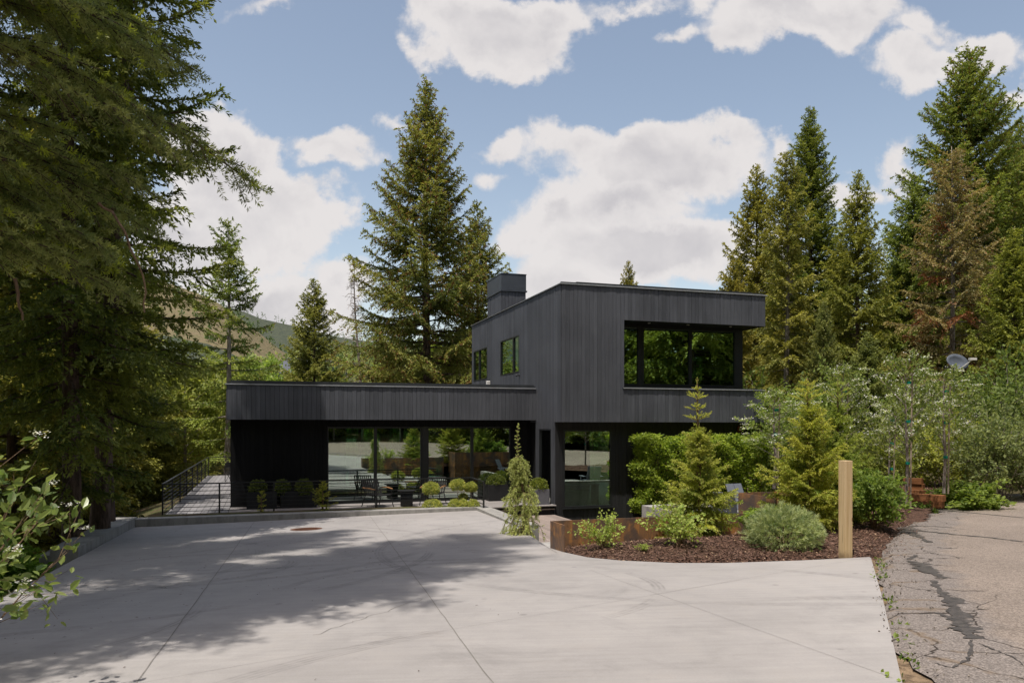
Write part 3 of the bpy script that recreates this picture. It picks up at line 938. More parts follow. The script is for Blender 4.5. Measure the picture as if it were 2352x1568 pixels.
t = hthing('folding_chair', 'black folding director chair at the far end of the side deck', 'chair', -0.28, 12.4, 0.002, 1.2)
MB().box((-0.25, -0.22, 0.44), (0.25, 0.22, 0.455)).build('seat', M_BLACKCH, t)
MB().box((-0.27, 0.225, 0.66), (0.27, 0.24, 0.88)).build('backrest', M_BLACKCH, t)
for sx in (-0.27, 0.27):
    MB().bar((sx, -0.23, 0), (sx, -0.23, 0.64), 0.025).build('leg', M_RAIL, t)
    MB().bar((sx, 0.23, 0), (sx, 0.23, 0.88), 0.025).build('leg', M_RAIL, t)
    MB().bar((sx, -0.24, 0.65), (sx, 0.24, 0.65), 0.045, 0.02).build('armrest', M_RAIL, t)
MB().bar((-0.26, -0.2, 0.03), (0.26, -0.2, 0.44), 0.02).bar((0.26, -0.18, 0.03), (-0.26, -0.18, 0.44), 0.02).bar((-0.26, 0.2, 0.03), (0.26, 0.2, 0.44), 0.02).bar((0.26, 0.18, 0.03), (-0.26, 0.18, 0.44), 0.02).build('cross_brace', M_RAIL, t)

# ================================================================== patio
PZ = 0.0
patio = MB().prism([tuple(hw(r, b)[:2]) for r, b in ((11.05, -9.6), (19.5, -9.6), (19.5, -6.45), (11.05, -6.45))], -0.6, PZ).build('patio', M_CONC2)
tag(patio, kind='structure')
t = thing('retaining_wall', 'low pale concrete corner wall in front of the hedge', 'wall', hw(0, 0, 0), HA)
a = to_rb(*at(1475, 1160, 21.3)[:2])
MB().prism([(a[0], a[1] + 0.02), (a[0], a[1] - 2.6), (a[0] + 0.26, a[1] - 2.6), (a[0] + 0.26, a[1] - 0.24), (a[0] + 4.2, a[1] - 0.24), (a[0] + 4.2, a[1] + 0.02)][::-1][::-1], -0.72, 0.40).build('wall_body', M_CONC2, t)


def adirondack(label, loc, rot):
    t = thing('garden_chair', label, 'chair', loc, rot, 'grey slatted garden chairs on the patio')
    for sx in (-1, 1):
        m = MB(); q = sx * 0.145
        m.add([(q - 0.135, 0.12, 0.26), (q + 0.135, 0.12, 0.26), (q + 0.135, 0.44, 0.95), (q - 0.135, 0.44, 0.95), (q - 0.135, 0.145, 0.25), (q + 0.135, 0.145, 0.25), (q + 0.135, 0.465, 0.94), (q - 0.135, 0.465, 0.94)],
              [[0, 1, 2, 3], [7, 6, 5, 4], [0, 4, 5, 1], [1, 5, 6, 2], [2, 6, 7, 3], [3, 7, 4, 0]], 0.6)
        m.build('backrest', M_CHAIR, t)
        MB().box((sx * 0.36 - 0.06, -0.48, 0.52), (sx * 0.36 + 0.06, 0.3, 0.545)).build('armrest', M_CHAIR, t)
        MB().box((sx * 0.36 - 0.014, -0.44, 0), (sx * 0.36 + 0.014, -0.32, 0.52)).build('leg', M_CHAIR, t)
        MB().bar((sx * 0.33, -0.36, 0.33), (sx * 0.33, 0.5, 0.03), 0.025, 0.10).build('leg', M_CHAIR, t)
    m = MB()
    for k in range(5):
        y = -0.40 + 0.112 * k
        m.bar((-0.31, y, 0.37 - 0.03 * k), (0.31, y, 0.37 - 0.03 * k), 0.10, 0.022, tint=0.3 + 0.1 * k)
    m.build('seat', M_CHAIR, t)
    return t


p = at(1710, 1176, 21.5)
adirondack('upright grey garden chair facing the corten box, its two back slats showing', (p.x, 21.5, PZ + 0.002), HA + 0.15)
p = at(1676, 1176, 19.4)
adirondack('low grey garden chair turned away behind the young spruce', (p.x, 19.4, PZ + 0.002), HA + 2.2)
p = at(1660, 1176, 20.6)
t = thing('fire_table', 'pale concrete fire table between the garden chairs', 'table', (p.x + .35, 20.5, PZ + 0.002), HA)
MB().box((-0.45, -0.3, 0.0), (0.45, 0.3, 0.26)).build('base', M_CONC2, t)
MB().box((-0.5, -0.35, 0.262), (0.5, 0.35, 0.33), bev=0.01).build('tabletop', M_CONC2, t)

# ================================================================== driveway, kerbs, road
A = on_drive(0, 1375); C = [on_drive(u / 1.7415, v / 1.7415) for u, v in ((2480, 2240), (2700, 2250), (2900, 2250), (3200, 2240), (3483, 2226))]
E = on_drive(3610 / 1.7415, 2731 / 1.7415)
dpoly = [(-3.0, 0.0), (-3.76, 2.0), (-5.0, 5.6), (-6.48, 9.8), (-7.85, 14.1), (-9.62, 19.6), (-9.75, 20.02), (-1.0, 22.95), (0.1, 17.62), (0.66, 13.62), (0.86, 13.02), (1.2, 12.3)] + \
        [(c.x, c.y) for c in C] + [(4.0, 8.35), (E.x, E.y), (1.6, 2.75), (0.55, 0.3), (-0.6, -2.3), (-2.4, -1.5)]
dpoly = dpoly[::-1]


def tri_fill(poly, zf, name, mat, thick=0.15):
    m = MB().prism(poly, lambda x, y: zf(x, y) - thick, zf)
    return m.build(name, mat)


def ccw(p):
    s = sum((x1 * y2 - x2 * y1) for (x1, y1), (x2, y2) in zip(p, p[1:] + p[:1]))
    return p if s > 0 else p[::-1]


dpoly = ccw(dpoly)
driveway = tri_fill(dpoly, drive_z, 'driveway', M_DRIVE)
tag(driveway, kind='structure')


def strip(mb, pts, w, dz=0.004, tint=0.5):
    for (x0, y0), (x1, y1) in zip(pts, pts[1:]):
        d = Vector((x1 - x0, y1 - y0)); n = Vector((-d.y, d.x)).normalized() * (w / 2)
        q = [(x0 - n.x, y0 - n.y), (x1 - n.x, y1 - n.y), (x1 + n.x, y1 + n.y), (x0 + n.x, y0 + n.y)]
        mb.quad(*[(x, y, drive_z(x, y) + dz) for x, y in q], tint)


def wob(p, q, n, amp, seed):
    R = random.Random(seed)
    out = []
    for i in range(n + 1):
        t = i / n
        k = 0 if i in (0, n) else amp
        out.append((p[0] + (q[0] - p[0]) * t + R.uniform(-k, k), p[1] + (q[1] - p[1]) * t + R.uniform(-k, k)))
    return out


for pts, w in ((wob((-6.9, 20.75), (-2.3, 3.8), 60, 0.006, 1), 0.011), (wob((-3.95, 21.6), (0.2, 4.3), 60, 0.006, 2), 0.009),
               (wob((-7.2, 3.0), (2.9, 9.85), 50, 0.004, 3), 0.0035), (wob((1.1, 11.0), (2.75, 5.6), 24, 0.003, 4), 0.0035),
               (wob((1.6, 9.0), (5.25, 11.5), 20, 0.003, 5), 0.0035), (wob((-7.0, 10.5), (1.9, 11.6), 40, 0.004, 6), 0.0035), (wob((0.05, 17.5), (0.75, 12.9), 14, 0.003, 8), 0.007),
               (wob((-1.05, 9.1), (-1.9, 7.4), 26, 0.035, 7), 0.007)):
    m = MB(); strip(m, pts, w); m.build('control_joint', M_JOINT, driveway)
# manhole cover
p = on_drive(703.5, 1214.5)
t = thing('manhole_cover', 'round rusty iron manhole cover set in the concrete drive', 'manhole cover', (p.x, p.y, p.z), 0)
t.rotation_euler = (math.atan(-0.0345), -math.atan(0.0247), 0)
m = MB().lathe([(0.33, -0.02), (0.33, 0.008)], 36); m.build('lid', M_IRON, t)
m = MB()
for i in range(-6, 7):
    h = math.sqrt(max(0, 0.28 ** 2 - (i * 0.042) ** 2))
    if h > 0.03: m.box((i * 0.042 - 0.010, -h, 0.0085), (i * 0.042 + 0.010, h, 0.015))
m.build('tread_pattern', M_IRON, t)
m = MB()
for k in range(36):
    a0, a1 = 2 * PI * k / 36, 2 * PI * (k + 1) / 36
    m.quad((0.33 * math.cos(a0), 0.33 * math.sin(a0), 0.006), (0.37 * math.cos(a0), 0.37 * math.sin(a0), 0.006), (0.37 * math.cos(a1), 0.37 * math.sin(a1), 0.006), (0.33 * math.cos(a1), 0.33 * math.sin(a1), 0.006))
m.build('rim', M_IRON, t)

# kerb walls round the end of the drive
kerb = thing('kerb_wall', 'low cast concrete kerb wall round the far end of the drive', 'wall', (0, 0, 0))
def kz(x, y): return 0.17
m = MB()
c0 = (-9.72, 20.0); c1 = (-1.05, 22.9); c2 = (0.14, 17.55)
def off(p, dr, db): return (p[0] + dr * RX - db * RY, p[1] + dr * RY + db * RX)
m.prism(ccw([c0, c1, off(c1, 0.02, 0.42), off(c0, -0.5, 0.40)]), -0.9, 0.17)
m.build('rear_wall', M_CONC, kerb)
m = MB().prism(ccw([c1, c2, off(c2, 0.5, 0.0), off(c1, 0.42, 0.42), off(c1, 0.025, 0.42)]), -0.9, lambda x, y: 0.168 + max(0, 22.9 - y) * 0.03 + (0.0))
m.build('right_wall', M_CONC, kerb)
n0 = (-7.95, 14.2)
m = MB().prism(ccw([off(c0, -0.005, 0.30), off(c0, -0.62, 0.34), off(n0, -0.46, 0), n0]), -0.9, lambda x, y: 0.20 + max(0, 20.2 - y) * 0.026)
m.build('left_wall', M_CONC, kerb)
# lower step block outside the left wall
m = MB().prism(ccw([off(n0, -0.48, 2.2), off(n0, -0.48, 0.5), off(n0, -0.75, 0.5), off(n0, -0.75, 2.2)]), -0.9, 0.16)
m.build('footing', M_CONC, kerb)

# rusted steel edging round the mulch bed
steel = thing('steel_edging', 'low rusted steel plate edging wrapping the mulch bed corner', 'edging', (0, 0, 0))
s0, s1, s2 = (0.88, 13.0), (0.68, 13.58), hw(10.05, -12.83)
ztop = 0.925
def plate(mb, a, b, z0, z1, th=0.02):
    d = Vector((b[0] - a[0], b[1] - a[1])).normalized(); n = Vector((-d.y, d.x)) * th / 2
    mb.prism(ccw([(a[0] - n.x, a[1] - n.y), (b[0] - n.x, b[1] - n.y), (b[0] + n.x, b[1] + n.y), (a[0] + n.x, a[1] + n.y)]), z0, z1)
m = MB(); plate(m, s0, s1, 0.3, ztop); m.build('return_plate', M_STEEL, steel)
m = MB(); plate(m, (s1[0] + .0095, s1[1] + 0.012), s2[:2], -0.6, ztop - 0.003); m.build('long_plate', M_STEEL, steel)
bx = thing('steel_planter', 'taller rusted steel bed corner rising behind the long edging plate', 'planter', (0, 0, 0))
q0, q1, q2 = (4.68, 16.0), (5.03, 14.75), hw(15.5, -11.9)
m = MB(); plate(m, q0, q1, -0.3, 1.21); m.build('front_plate', M_STEEL, bx)
m = MB(); plate(m, (q0[0] + .012, q0[1] + .005), (q0[0] + 3.2 * RX, q0[1] + 3.2 * RY), -0.3, 1.207); m.build('rear_plate', M_STEEL, bx)

# square timber post
p = on_drive(1943, 1267)
t = thing('timber_post', 'new square pine post standing upright in the mulch', 'post', (5.0, 11.62, 0.6), 0.32)
MB().box((-0.07, -0.07, -0.1), (0.07, 0.07, 1.47), bev=0.004).build('shaft', M_POST, t)

# asphalt road: a grid strip so the worn edge can be told from the middle
redge = [on_drive(u / 1.7415, v / 1.7415) for u, v in ((3555, 2560), (3536, 2420), (3507, 2250), (3537, 2186), (3604, 2120), (3665, 2048), (3767, 1999), (3830, 1980), (4096, 1974))]
rl = [(-6.0, -5.2), (-2.0, -2.6), (0.75, 0.0), (1.9, 2.6), (3.0, 5.4)] + [(q.x, q.y) for q in redge] + [(20.0, 25.4), (34.0, 27.5)]
def resample(poly, step):
    P = [Vector(p) for p in poly]
    out = [P[0]]
    for a, b in zip(P, P[1:]):
        n = max(1, int((b - a).length / step))
        out += [a.lerp(b, i / n) for i in range(1, n + 1)]
    return out
left = resample(rl, 0.25)
RR = random.Random(9)
cols = [0, 0.12, 0.3, 0.6, 0.9, 1.2, 1.6, 2.4, 4.0, 6.5, 9.0, 12.0]
V, E_, Q = [], [], []
for i, p in enumerate(left):
    jx = RR.uniform(-0.05, 0.05)
    for c in cols:
        x = p.x + c * 1.0 + jx * (1 if c < 0.2 else 0); y = p.y - c * (0.12 if p.y < 15 else 0.12 + min(0.75, (p.y - 15) * 0.09))
        V.append((x, y, drive_z(x, y) + 0.02 - 0.045 * (c == 0))); E_.append(c)
nc = len(cols)
for i in range(len(left) - 1):
    for j in range(nc - 1):
        a = i * nc + j
        Q.append((a, a + 1, a + nc + 1, a + nc))
me = np_mesh('road', np.array(V), quads=np.array(Q))
at_ = me.attributes.new('edge', 'FLOAT', 'POINT'); at_.data.foreach_set('value', np.array(E_, dtype=np.float32))
road = link_mesh('road', me, M_ASPH); tag(road, kind='structure')
def road_z(x, y): return drive_z(x, y) + 0.02


def pix(x, y):          # zoomed photo crop -> road surface
    u, v = (2900 + 0.5102 * x) / 1.7415, (1931 + 0.5102 * y) / 1.7415
    q = on_drive(u, v); return (q.x, q.y)


def tar(pts, widths, name='tar_seam', jag=0.03, seed=0):
    R = random.Random(seed)
    P = [pix(*p) for p in pts]
    fine, W = [], []
    for i in range(len(P) - 1):
        n = 7
        for k in range(n):
            t = k / n
            fine.append((P[i][0] + (P[i + 1][0] - P[i][0]) * t, P[i][1] + (P[i + 1][1] - P[i][1]) * t)); W.append(widths[i] + (widths[i + 1] - widths[i]) * t)
    fine.append(P[-1]); W.append(widths[-1])
    vs, fs = [], []
    for i, (x, y) in enumerate(fine):
        a, b = fine[max(0, i - 1)], fine[min(len(fine) - 1, i + 1)]
        d = Vector((b[0] - a[0], b[1] - a[1])).normalized(); n = Vector((-d.y, d.x))
        W[i] *= 0.78
        j = W[i] * 0.38 + 0.004
        for s in (-1, 1):
            w = s * W[i] / 2 + R.uniform(-j, j)
            vs.append((x + n.x * w, y + n.y * w, road_z(x, y) + 0.005))
    for i in range(len(fine) - 1): fs.append([2 * i, 2 * i + 1, 2 * i + 3, 2 * i + 2])
    MB().add(vs, fs).build(name, M_TAR, road)


tar([(1430, 620), (1520, 640), (1600, 690), (1700, 760)], [0.08, 0.24, 0.30, 0.14], seed=1)
tar([(1440, 610), (1480, 590), (1500, 575)], [0.1, 0.09, 0.04], seed=2)
tar([(1640, 780), (1680, 860), (1760, 920), (1800, 1000), (1830, 1090), (1900, 1170), (1930, 1240)], [0.08, 0.10, 0.22, 0.17, 0.22, 0.24, 0.12], seed=3)
tar([(1650, 1030), (1740, 1060), (1840, 1120), (1900, 1200)], [0.03, 0.10, 0.15, 0.10], seed=4)
tar([(1420, 370), (1470, 345), (1600, 345), (1860, 365)], [0.3, 0.2, 0.05, 0.03], seed=5)
tar([(1430, 370), (1500, 380), (1800, 412), (2100, 440), (2344, 470)], [0.4, 0.22, 0.12, 0.1, 0.1], seed=6)
tar([(1430, 375), (1500, 420), (1610, 475)], [0.4, 0.18, 0.1], seed=7)
tar([(1580, 205), (1800, 228), (2344, 280)], [0.25, 0.1, 0.06], seed=8)
tar([(1600, 185), (1640, 172), (1760, 158), (1980, 160)], [0.2, 0.16, 0.14, 0.06], seed=9)
tar([(1740, 130), (1760, 145), (1790, 158)], [0.3, 0.25, 0.1], seed=10)
tar([(1990, 1275), (2120, 1330), (2250, 1380), (2344, 1450)], [0.012, 0.02, 0.012, 0.012], seed=11)
tar([(1930, 1250), (1930, 1340), (1900, 1410), (1780, 1470), (1640, 1430)], [0.03, 0.025, 0.03, 0.02, 0.01], seed=12)
tar([(1660, 515), (1740, 520), (1830, 520)], [0.03, 0.05, 0.02], seed=13)
# ================================================================== plant generators
def unit(a):
    return a / np.maximum(np.linalg.norm(a, axis=-1, keepdims=True), 1e-9)


def rhombs(P, D, L, Wd, rng, S=None, fold=0.0):
    """pointed leaf-shaped quads: base P, direction D, length L, width Wd"""
    n = len(P)
    if S is None:
        S = np.cross(D, rng.normal(size=(n, 3)))
    S = unit(S)
    L = np.broadcast_to(np.asarray(L, float), (n,))[:, None]
    Wd = np.broadcast_to(np.asarray(Wd, float), (n,))[:, None]
    N = np.cross(S, D)
    mid = P + D * L * 0.5
    V = np.stack([P, mid + S * Wd / 2 + N * fold * Wd, P + D * L, mid - S * Wd / 2 + N * fold * Wd], axis=1)
    return V.reshape(-1, 3)


def ovals(P, D, L, Wd, rng, S, fold=0.2, curl=0.15):
    """oval leaves: two half-leaf quads folded on the midrib, tip curling down"""
    n = len(P)
    S = unit(S); N = np.cross(S, D)
    L = np.broadcast_to(np.asarray(L, float), (n,))[:, None]; Wd = np.broadcast_to(np.asarray(Wd, float), (n,))[:, None]
    N = N * np.sign(N[:, 2:3] + 1e-9)
    base = P; tip = P + D * L - N * curl * L
    def e(f, w, sg): return P + D * L * f - N * curl * L * f * f + S * Wd * w * sg + N * fold * Wd * w * 1.4
    Q1 = np.stack([base, e(0.3, 0.44, 1), e(0.68, 0.38, 1), tip], 1); Q2 = np.stack([base, tip, e(0.68, 0.38, -1), e(0.3, 0.44, -1)], 1)
    return np.stack([Q1, Q2], 1).reshape(-1, 3)


def crown_mesh(name, V, tint, extraV=None):
    q = np.arange(len(V)).reshape(-1, 4)
    return np_mesh(name, V, quads=q, tint=tint)


def conifer(seed, H, R, cb=0.05, pw=0.85, whorl=0.5, nb=5, pitch=(-0.15, 0.75), droop=0.28, upturn=0.22, tw=0.17, lt=0.34, sp=0.12, sl=0.2, sw=0.055,
            gap=0.08, jit=0.3, hang=0.25, trunk_r=None, tipn=0.04, deadn=0.0, azkeep=None, top_h=None, min_h=None, lean=0.0, spread=0.5, per=3, bulge=0.0, limb=1.0, plume=True):
    if plume:
        tw, sp, sl, sw = tw * 1.55, sp * 0.56, sl * 0.62, sw * 0.72
    rng = np.random.default_rng(seed)
    Vs, Ts = [], []
    wood = MB()
    tr = trunk_r or 0.011 * H
    bend = rng.normal(0, 0.012 * H, 2)
    def axis(z):
        u = z / H
        return np.array([bend[0] * math.sin(u * 2.4) + lean * z, bend[1] * math.sin(u * 1.7), z])
    zs = np.linspace(0, H, 14)
    wood.tube([axis(z) for z in zs], [max(0.006 * H / 10, tr * (1 - z / H) ** 0.85 * (1.25 if z == 0 else 1)) for z in zs], 8)
    h = cb * H
    ph = rng.uniform(0, 6.28)
    hmax = H * 0.985
    while h < hmax:
        u = (h - cb * H) / (H - cb * H)
        nbr = nb if u < 0.9 else 3
        for k in range(nbr):
            az = ph + 2 * PI * k / nbr + rng.normal(0, 0.22)
            if rng.random() < gap: continue
            prof = (1 - u) ** pw * min(1.0, 0.62 + 2.2 * u) + bulge * math.sin(PI * min(1, u * 1.3)) * (1 - u)
            L = R * prof * rng.uniform(1 - jit, 1 + jit * 0.4)
            L = max(L, 0.03 * R + 0.02)
            hb = h + rng.normal(0, whorl * 0.18)
            if min_h is not None and hb < min_h: continue
            if azkeep and not azkeep(az, hb, L): continue
            e0 = pitch[0] + (pitch[1] - pitch[0]) * u ** 1.2 + rng.normal(0, 0.08)
            n = 8
            t = np.linspace(0, 1, n)
            hd = np.array([math.cos(az), math.sin(az), 0.0])
            side = np.array([-math.sin(az), math.cos(az), 0.0])
            wob_ = rng.normal(0, 0.05 * L)
            base = axis(min(hb, H))
            ax = base + hd * (t * L)[:, None] + side * (wob_ * t ** 2)[:, None]
            ax[:, 2] = base[2] + L * (e0 * t - droop * (1 - 0.6 * u) * t ** 1.6 + upturn * t ** 3)
            if L > 0.25 * limb and limb > 0:
                r0 = (0.012 + 0.011 * L) * min(1, H / 12 + .1)
                wood.tube(list(ax[::2]) + [ax[-1]], list(np.linspace(r0, r0 * 0.15, len(ax[::2]) + 1)), 4, cap=False)
            isdead = rng.random() < deadn
            btint = rng.uniform(0.1, 0.75)
            # twigs on both sides
            nt = int(L / tw) + 2
            tt = np.linspace(0.10 if L < 1.2 else 0.22, 0.98, nt)
            tt = np.repeat(tt, 2) + rng.normal(0, 0.25 / nt, nt * 2)
            tt = np.clip(tt, 0.04, 1)
            sg = np.tile([1.0, -1.0], nt)
            bp = np.stack([np.interp(tt, t, ax[:, i]) for i in range(3)], 1)
            tg = unit(np.stack([np.interp(tt, t, np.gradient(ax[:, i], t)) for i in range(3)], 1))
            ll = np.clip(lt * L * (1 - tt) ** 0.8 + 0.055 * L + 0.35 * tw, 0.5 * tw, lt * 3.2) * rng.uniform(0.6, 1.25, len(tt))
            dr = unit(tg * 0.75 + side * (sg * rng.uniform(0.6, 1.1, len(tt)))[:, None] + np.array([0, 0, -0.16]) + rng.normal(0, 0.14, (len(tt), 3)))
            m = max(2, int(math.ceil(ll.max() / sp)))
            j = (np.arange(m) + 0.4)[None, :] * sp
            ok = j < ll[:, None]
            ti, ji = np.nonzero(ok)
            s = (ji + 0.4) * sp
            P = bp[ti] + dr[ti] * s[:, None]
            P[:, 2] -= hang * s ** 2 / np.maximum(ll[ti], 1e-3)
            Dd = dr[ti].copy(); Dd[:, 2] -= 1.4 * hang * s / np.maximum(ll[ti], 1e-3)
            fr = (s / ll[ti])
            # sprays along the limb itself
            na = max(3, int(L / sp * 1.2))
            ta = np.linspace(0.2 if L > 1 else 0.06, 1.0, na)
            Pa = np.stack([np.interp(ta, t, ax[:, i]) for i in range(3)], 1)
            Da = unit(np.stack([np.interp(ta, t, np.gradient(ax[:, i], t)) for i in range(3)], 1))
            P = np.concatenate([P, Pa]); Dd = np.concatenate([Dd, Da]); fr = np.concatenate([fr, ta])
            P = np.repeat(P, per, 0); Dd = np.repeat(Dd, per, 0); fr = np.repeat(fr, per)
            nn = len(P)
            P = P + rng.normal(0, sp * 0.25, (nn, 3))
            Dd = unit(unit(Dd) + rng.normal(0, spread, (nn, 3)))
            sc = rng.uniform(0.65, 1.25, nn)
            ref = np.cross(Dd, np.array([0, 0, 1.0]) + rng.normal(0, 0.55, (nn, 3)))
            Vs.append(rhombs(P, Dd, sl * sc, sw * sc * rng.uniform(0.8, 1.3, nn), rng, ref, 0.12))
            ti_ = np.clip(btint * 0.6 + 0.35 * fr * rng.uniform(0.2, 1, nn) + rng.normal(0, 0.07, nn), 0, 0.9)
            tip = (fr > 0.75) & (rng.random(nn) < tipn * 4)
            ti_[tip] = 1.0
            if isdead: ti_[:] = -0.1
            Ts.append(ti_)
        h += whorl * (1 - 0.6 * u) * rng.uniform(0.75, 1.25)
        ph += 2.4 + rng.normal(0, 0.2)
    # leader
    nl = 10
    P = np.array([axis(H * (0.96 + 0.04 * i / nl)) for i in range(nl)])
    Dd = unit(np.array([0, 0, 1.0]) + rng.normal(0, 0.5, (nl, 3)))
    Vs.append(rhombs(P, Dd, sl, sw, rng)); Ts.append(np.full(nl, 0.5))
    return wood.mesh('trunk', True), crown_mesh('crown', np.concatenate(Vs), np.concatenate(Ts))


def add_tree(name, label, cat, loc, meshes, wood_mat, leaf_mat, rot=0.0, scale=1.0, group=None, tint=None, crown='crown', trunk='trunk'):
    t = thing(name, label, cat, loc, rot, group)
    t.scale = (scale,) * 3 if not hasattr(scale, '__len__') else scale
    for me, nm, mt in ((meshes[0], trunk, wood_mat), (meshes[1], crown, leaf_mat)):
        if me is None: continue
        o = bpy.data.objects.new(nm, me); COL.objects.link(o); o.parent = t
        if not me.materials: me.materials.append(mt)
        if nm == crown and tint: o.color = (*tint, 1)
    return t


def leaves_at(rng, P, D, n_each, rad, ll, lw, up=0.4, fold=0.18, tjit=0.5, tbase=0.2, sizes=0.35, oval=False):
    """n_each leaves scattered round each point"""
    P = np.repeat(P, n_each, 0); D = np.repeat(D, n_each, 0)
    n = len(P)
    Pp = P + rng.normal(0, rad, (n, 3))
    Dd = unit(D * 0.6 + rng.normal(0, 0.6, (n, 3)) + np.array([0, 0, 0.05]))
    Nn = np.array([0, 0, 1.0]) * up + rng.normal(0, 0.45, (n, 3))
    Sd = np.cross(Dd, Nn)
    sc = rng.uniform(1 - sizes, 1 + sizes, n)
    if oval:
        return ovals(Pp, Dd, ll * sc, lw * sc, rng, Sd, fold), np.repeat(np.clip(tbase + tjit * rng.random(n), 0, 1), 2)
    return rhombs(Pp, Dd, ll * sc, lw * sc, rng, Sd, fold), np.clip(tbase + tjit * rng.random(n), 0, 1)


def bushy(seed, H, W, nst=9, nsub=9, leaf=(0.05, 0.03), nl=5, rad=0.04, r0=0.012, zlow=0.15, dome=1.0, trunk=None, crown_z=0.3, flowers=0, fl=(0.02, 8), twigs=4, flat=1.0, droopy=0.0, tb=0.1, tj=0.6, outer=0.35, oval=False):
    """shrub or small tree: woody stems, side twigs, leaf sprays on the twigs; optional white flower heads"""
    rng = np.random.default_rng(seed)
    wood = MB()
    tips, dirs = [], []
    fl_p = []
    stems = []
    if trunk:
        pts = [(0, 0, 0)] + [(rng.normal(0, 0.02), rng.normal(0, 0.02), H * q) for q in (0.3, 0.6, 0.85, 1.0)]
        wood.tube(pts, [trunk, trunk * 0.85, trunk * 0.6, trunk * 0.35, trunk * 0.12], 7)
        for k in range(nst):
            z = H * (crown_z + (0.97 - crown_z) * (k + rng.random()) / nst)
            u = (z / H - crown_z) / (1 - crown_z)
            az = k * 2.4 + rng.normal(0, 0.3)
            L = W * (0.35 + 0.75 * math.sin(PI * min(1, 0.12 + 0.86 * u)) ** 0.8) * (1 - 0.35 * u) * rng.uniform(0.75, 1.15)
            base = Vector((0, 0, z * 0.96)); d = Vector((math.cos(az), math.sin(az), 0.55 + 0.5 * u))
            p1 = base + d * L * 0.5; p2 = base + Vector((math.cos(az) * L, math.sin(az) * L, L * (0.6 + 0.35 * u - droopy)))
            stems.append((base, p1, p2, L))
    else:
        for k in range(nst):
            az = k * 2.4 + rng.normal(0, 0.4)
            rho = math.sqrt((k + 0.5) / nst)
            zt = H * (zlow + (1 - zlow) * math.sqrt(max(0, 1 - (rho * 0.93) ** (2 * dome)))) * rng.uniform(0.85, 1.1)
            p2 = Vector((math.cos(az) * W * rho, math.sin(az) * W * rho * flat, zt))
            p1 = Vector((p2.x * 0.35, p2.y * 0.35, zt * 0.62))
            stems.append((Vector((rng.normal(0, 0.06 * W), rng.normal(0, 0.06 * W), 0)), p1, p2, p2.length))
    for b0, p1, p2, L in stems:
        def bez(t): return b0 * (1 - t) ** 2 + p1 * 2 * t * (1 - t) + p2 * t * t
        wood.tube([bez(t) for t in (0, 0.25, 0.5, 0.75, 1)], [r0, r0 * 0.8, r0 * 0.6, r0 * 0.45, r0 * 0.2], 5, cap=False)
        for q in range(nsub):
            t = outer + (1 - outer) * (q + rng.random()) / nsub
            p = bez(min(t, 1))
            d = (bez(min(1, t + 0.05)) - bez(max(0, t - 0.05))).normalized()
            dv = unit(np.array(d) * 0.7 + rng.normal(0, 0.65, 3))
            sl_ = L * 0.26 * rng.uniform(0.5, 1.2)
            e = p + Vector(dv) * sl_
            wood.tube([p, e], [r0 * 0.3, r0 * 0.1], 3, cap=False)
            for w in range(twigs):
                f = (w + 0.7) / twigs
                tips.append(np.array(p.lerp(e, f))); dirs.append(dv)
            if flowers and rng.random() < flowers: fl_p.append(np.array(e) + np.array([0, 0, 0.02]))
    P = np.array(tips); D = np.array(dirs)
    V, T = leaves_at(rng, P, D, nl, rad, leaf[0], leaf[1], tbase=tb, tjit=tj, oval=oval)
    lm = crown_mesh('leaves', V, T)
    fm = None
    if fl_p:
        Pf = np.repeat(np.array(fl_p), fl[1], 0)
        n = len(Pf)
        Pf = Pf + rng.normal(0, 1, (n, 3)) * np.array([fl[0] * 1.6, fl[0] * 1.6, fl[0] * 0.5])
        Df = unit(rng.normal(0, 1, (n, 3)) * np.array([1, 1, 0.35]))
        Nf = np.array([0, 0, 1.0]) + rng.normal(0, 0.3, (n, 3))
        fm = crown_mesh('blossom', rhombs(Pf, Df, fl[0], fl[0] * 0.9, rng, np.cross(Df, Nf), 0.1), rng.random(n))
    return wood.mesh('stems', False), lm, fm


def add_bush(name, label, cat, loc, M3, wood_mat, leaf_mat, rot=0.0, scale=1.0, group=None, tint=None, stem='stems', crown='foliage'):
    t = add_tree(name, label, cat, loc, M3[:2], wood_mat, leaf_mat, rot, scale, group, tint, crown, stem)
    if M3[2] is not None:
        o = bpy.data.objects.new('blossom', M3[2]); COL.objects.link(o); o.parent = t
        if not M3[2].materials: M3[2].materials.append(M_PETAL)
    return t


def needle_ball(seed, rx, ry, rz, n, ll, lw, shell=0.35, zc=0.0, per=6, spread=0.5, upb=0.35, zmin=-1.0):
    """tufted evergreen dome: tufts of needles over an ellipsoid"""
    rng = np.random.default_rng(seed)
    d = unit(rng.normal(size=(n, 3)))
    d = d[d[:, 2] > zmin]
    n = len(d)
    lump = 1 + 0.10 * np.sin(d[:, 0] * 5 + seed) * np.cos(d[:, 1] * 6) + rng.normal(0, 0.05, n)
    rr = (1 - shell * rng.random(n) ** 1.5) * lump
    P = d * rr[:, None] * np.array([rx, ry, rz]); P[:, 2] += zc
    Dd = unit(d + np.array([0, 0, upb]) + rng.normal(0, 0.2, (n, 3)))
    tb = rng.uniform(0.1, 0.7, n)
    P = np.repeat(P, per, 0); D2 = unit(np.repeat(Dd, per, 0) + rng.normal(0, spread, (n * per, 3)))
    sc = rng.uniform(0.7, 1.2, n * per)
    V = rhombs(P, D2, ll * sc, lw * sc, rng)
    T = np.clip(np.repeat(tb, per) + rng.normal(0, 0.12, n * per), 0, 1)
    return crown_mesh('foliage', V, T)


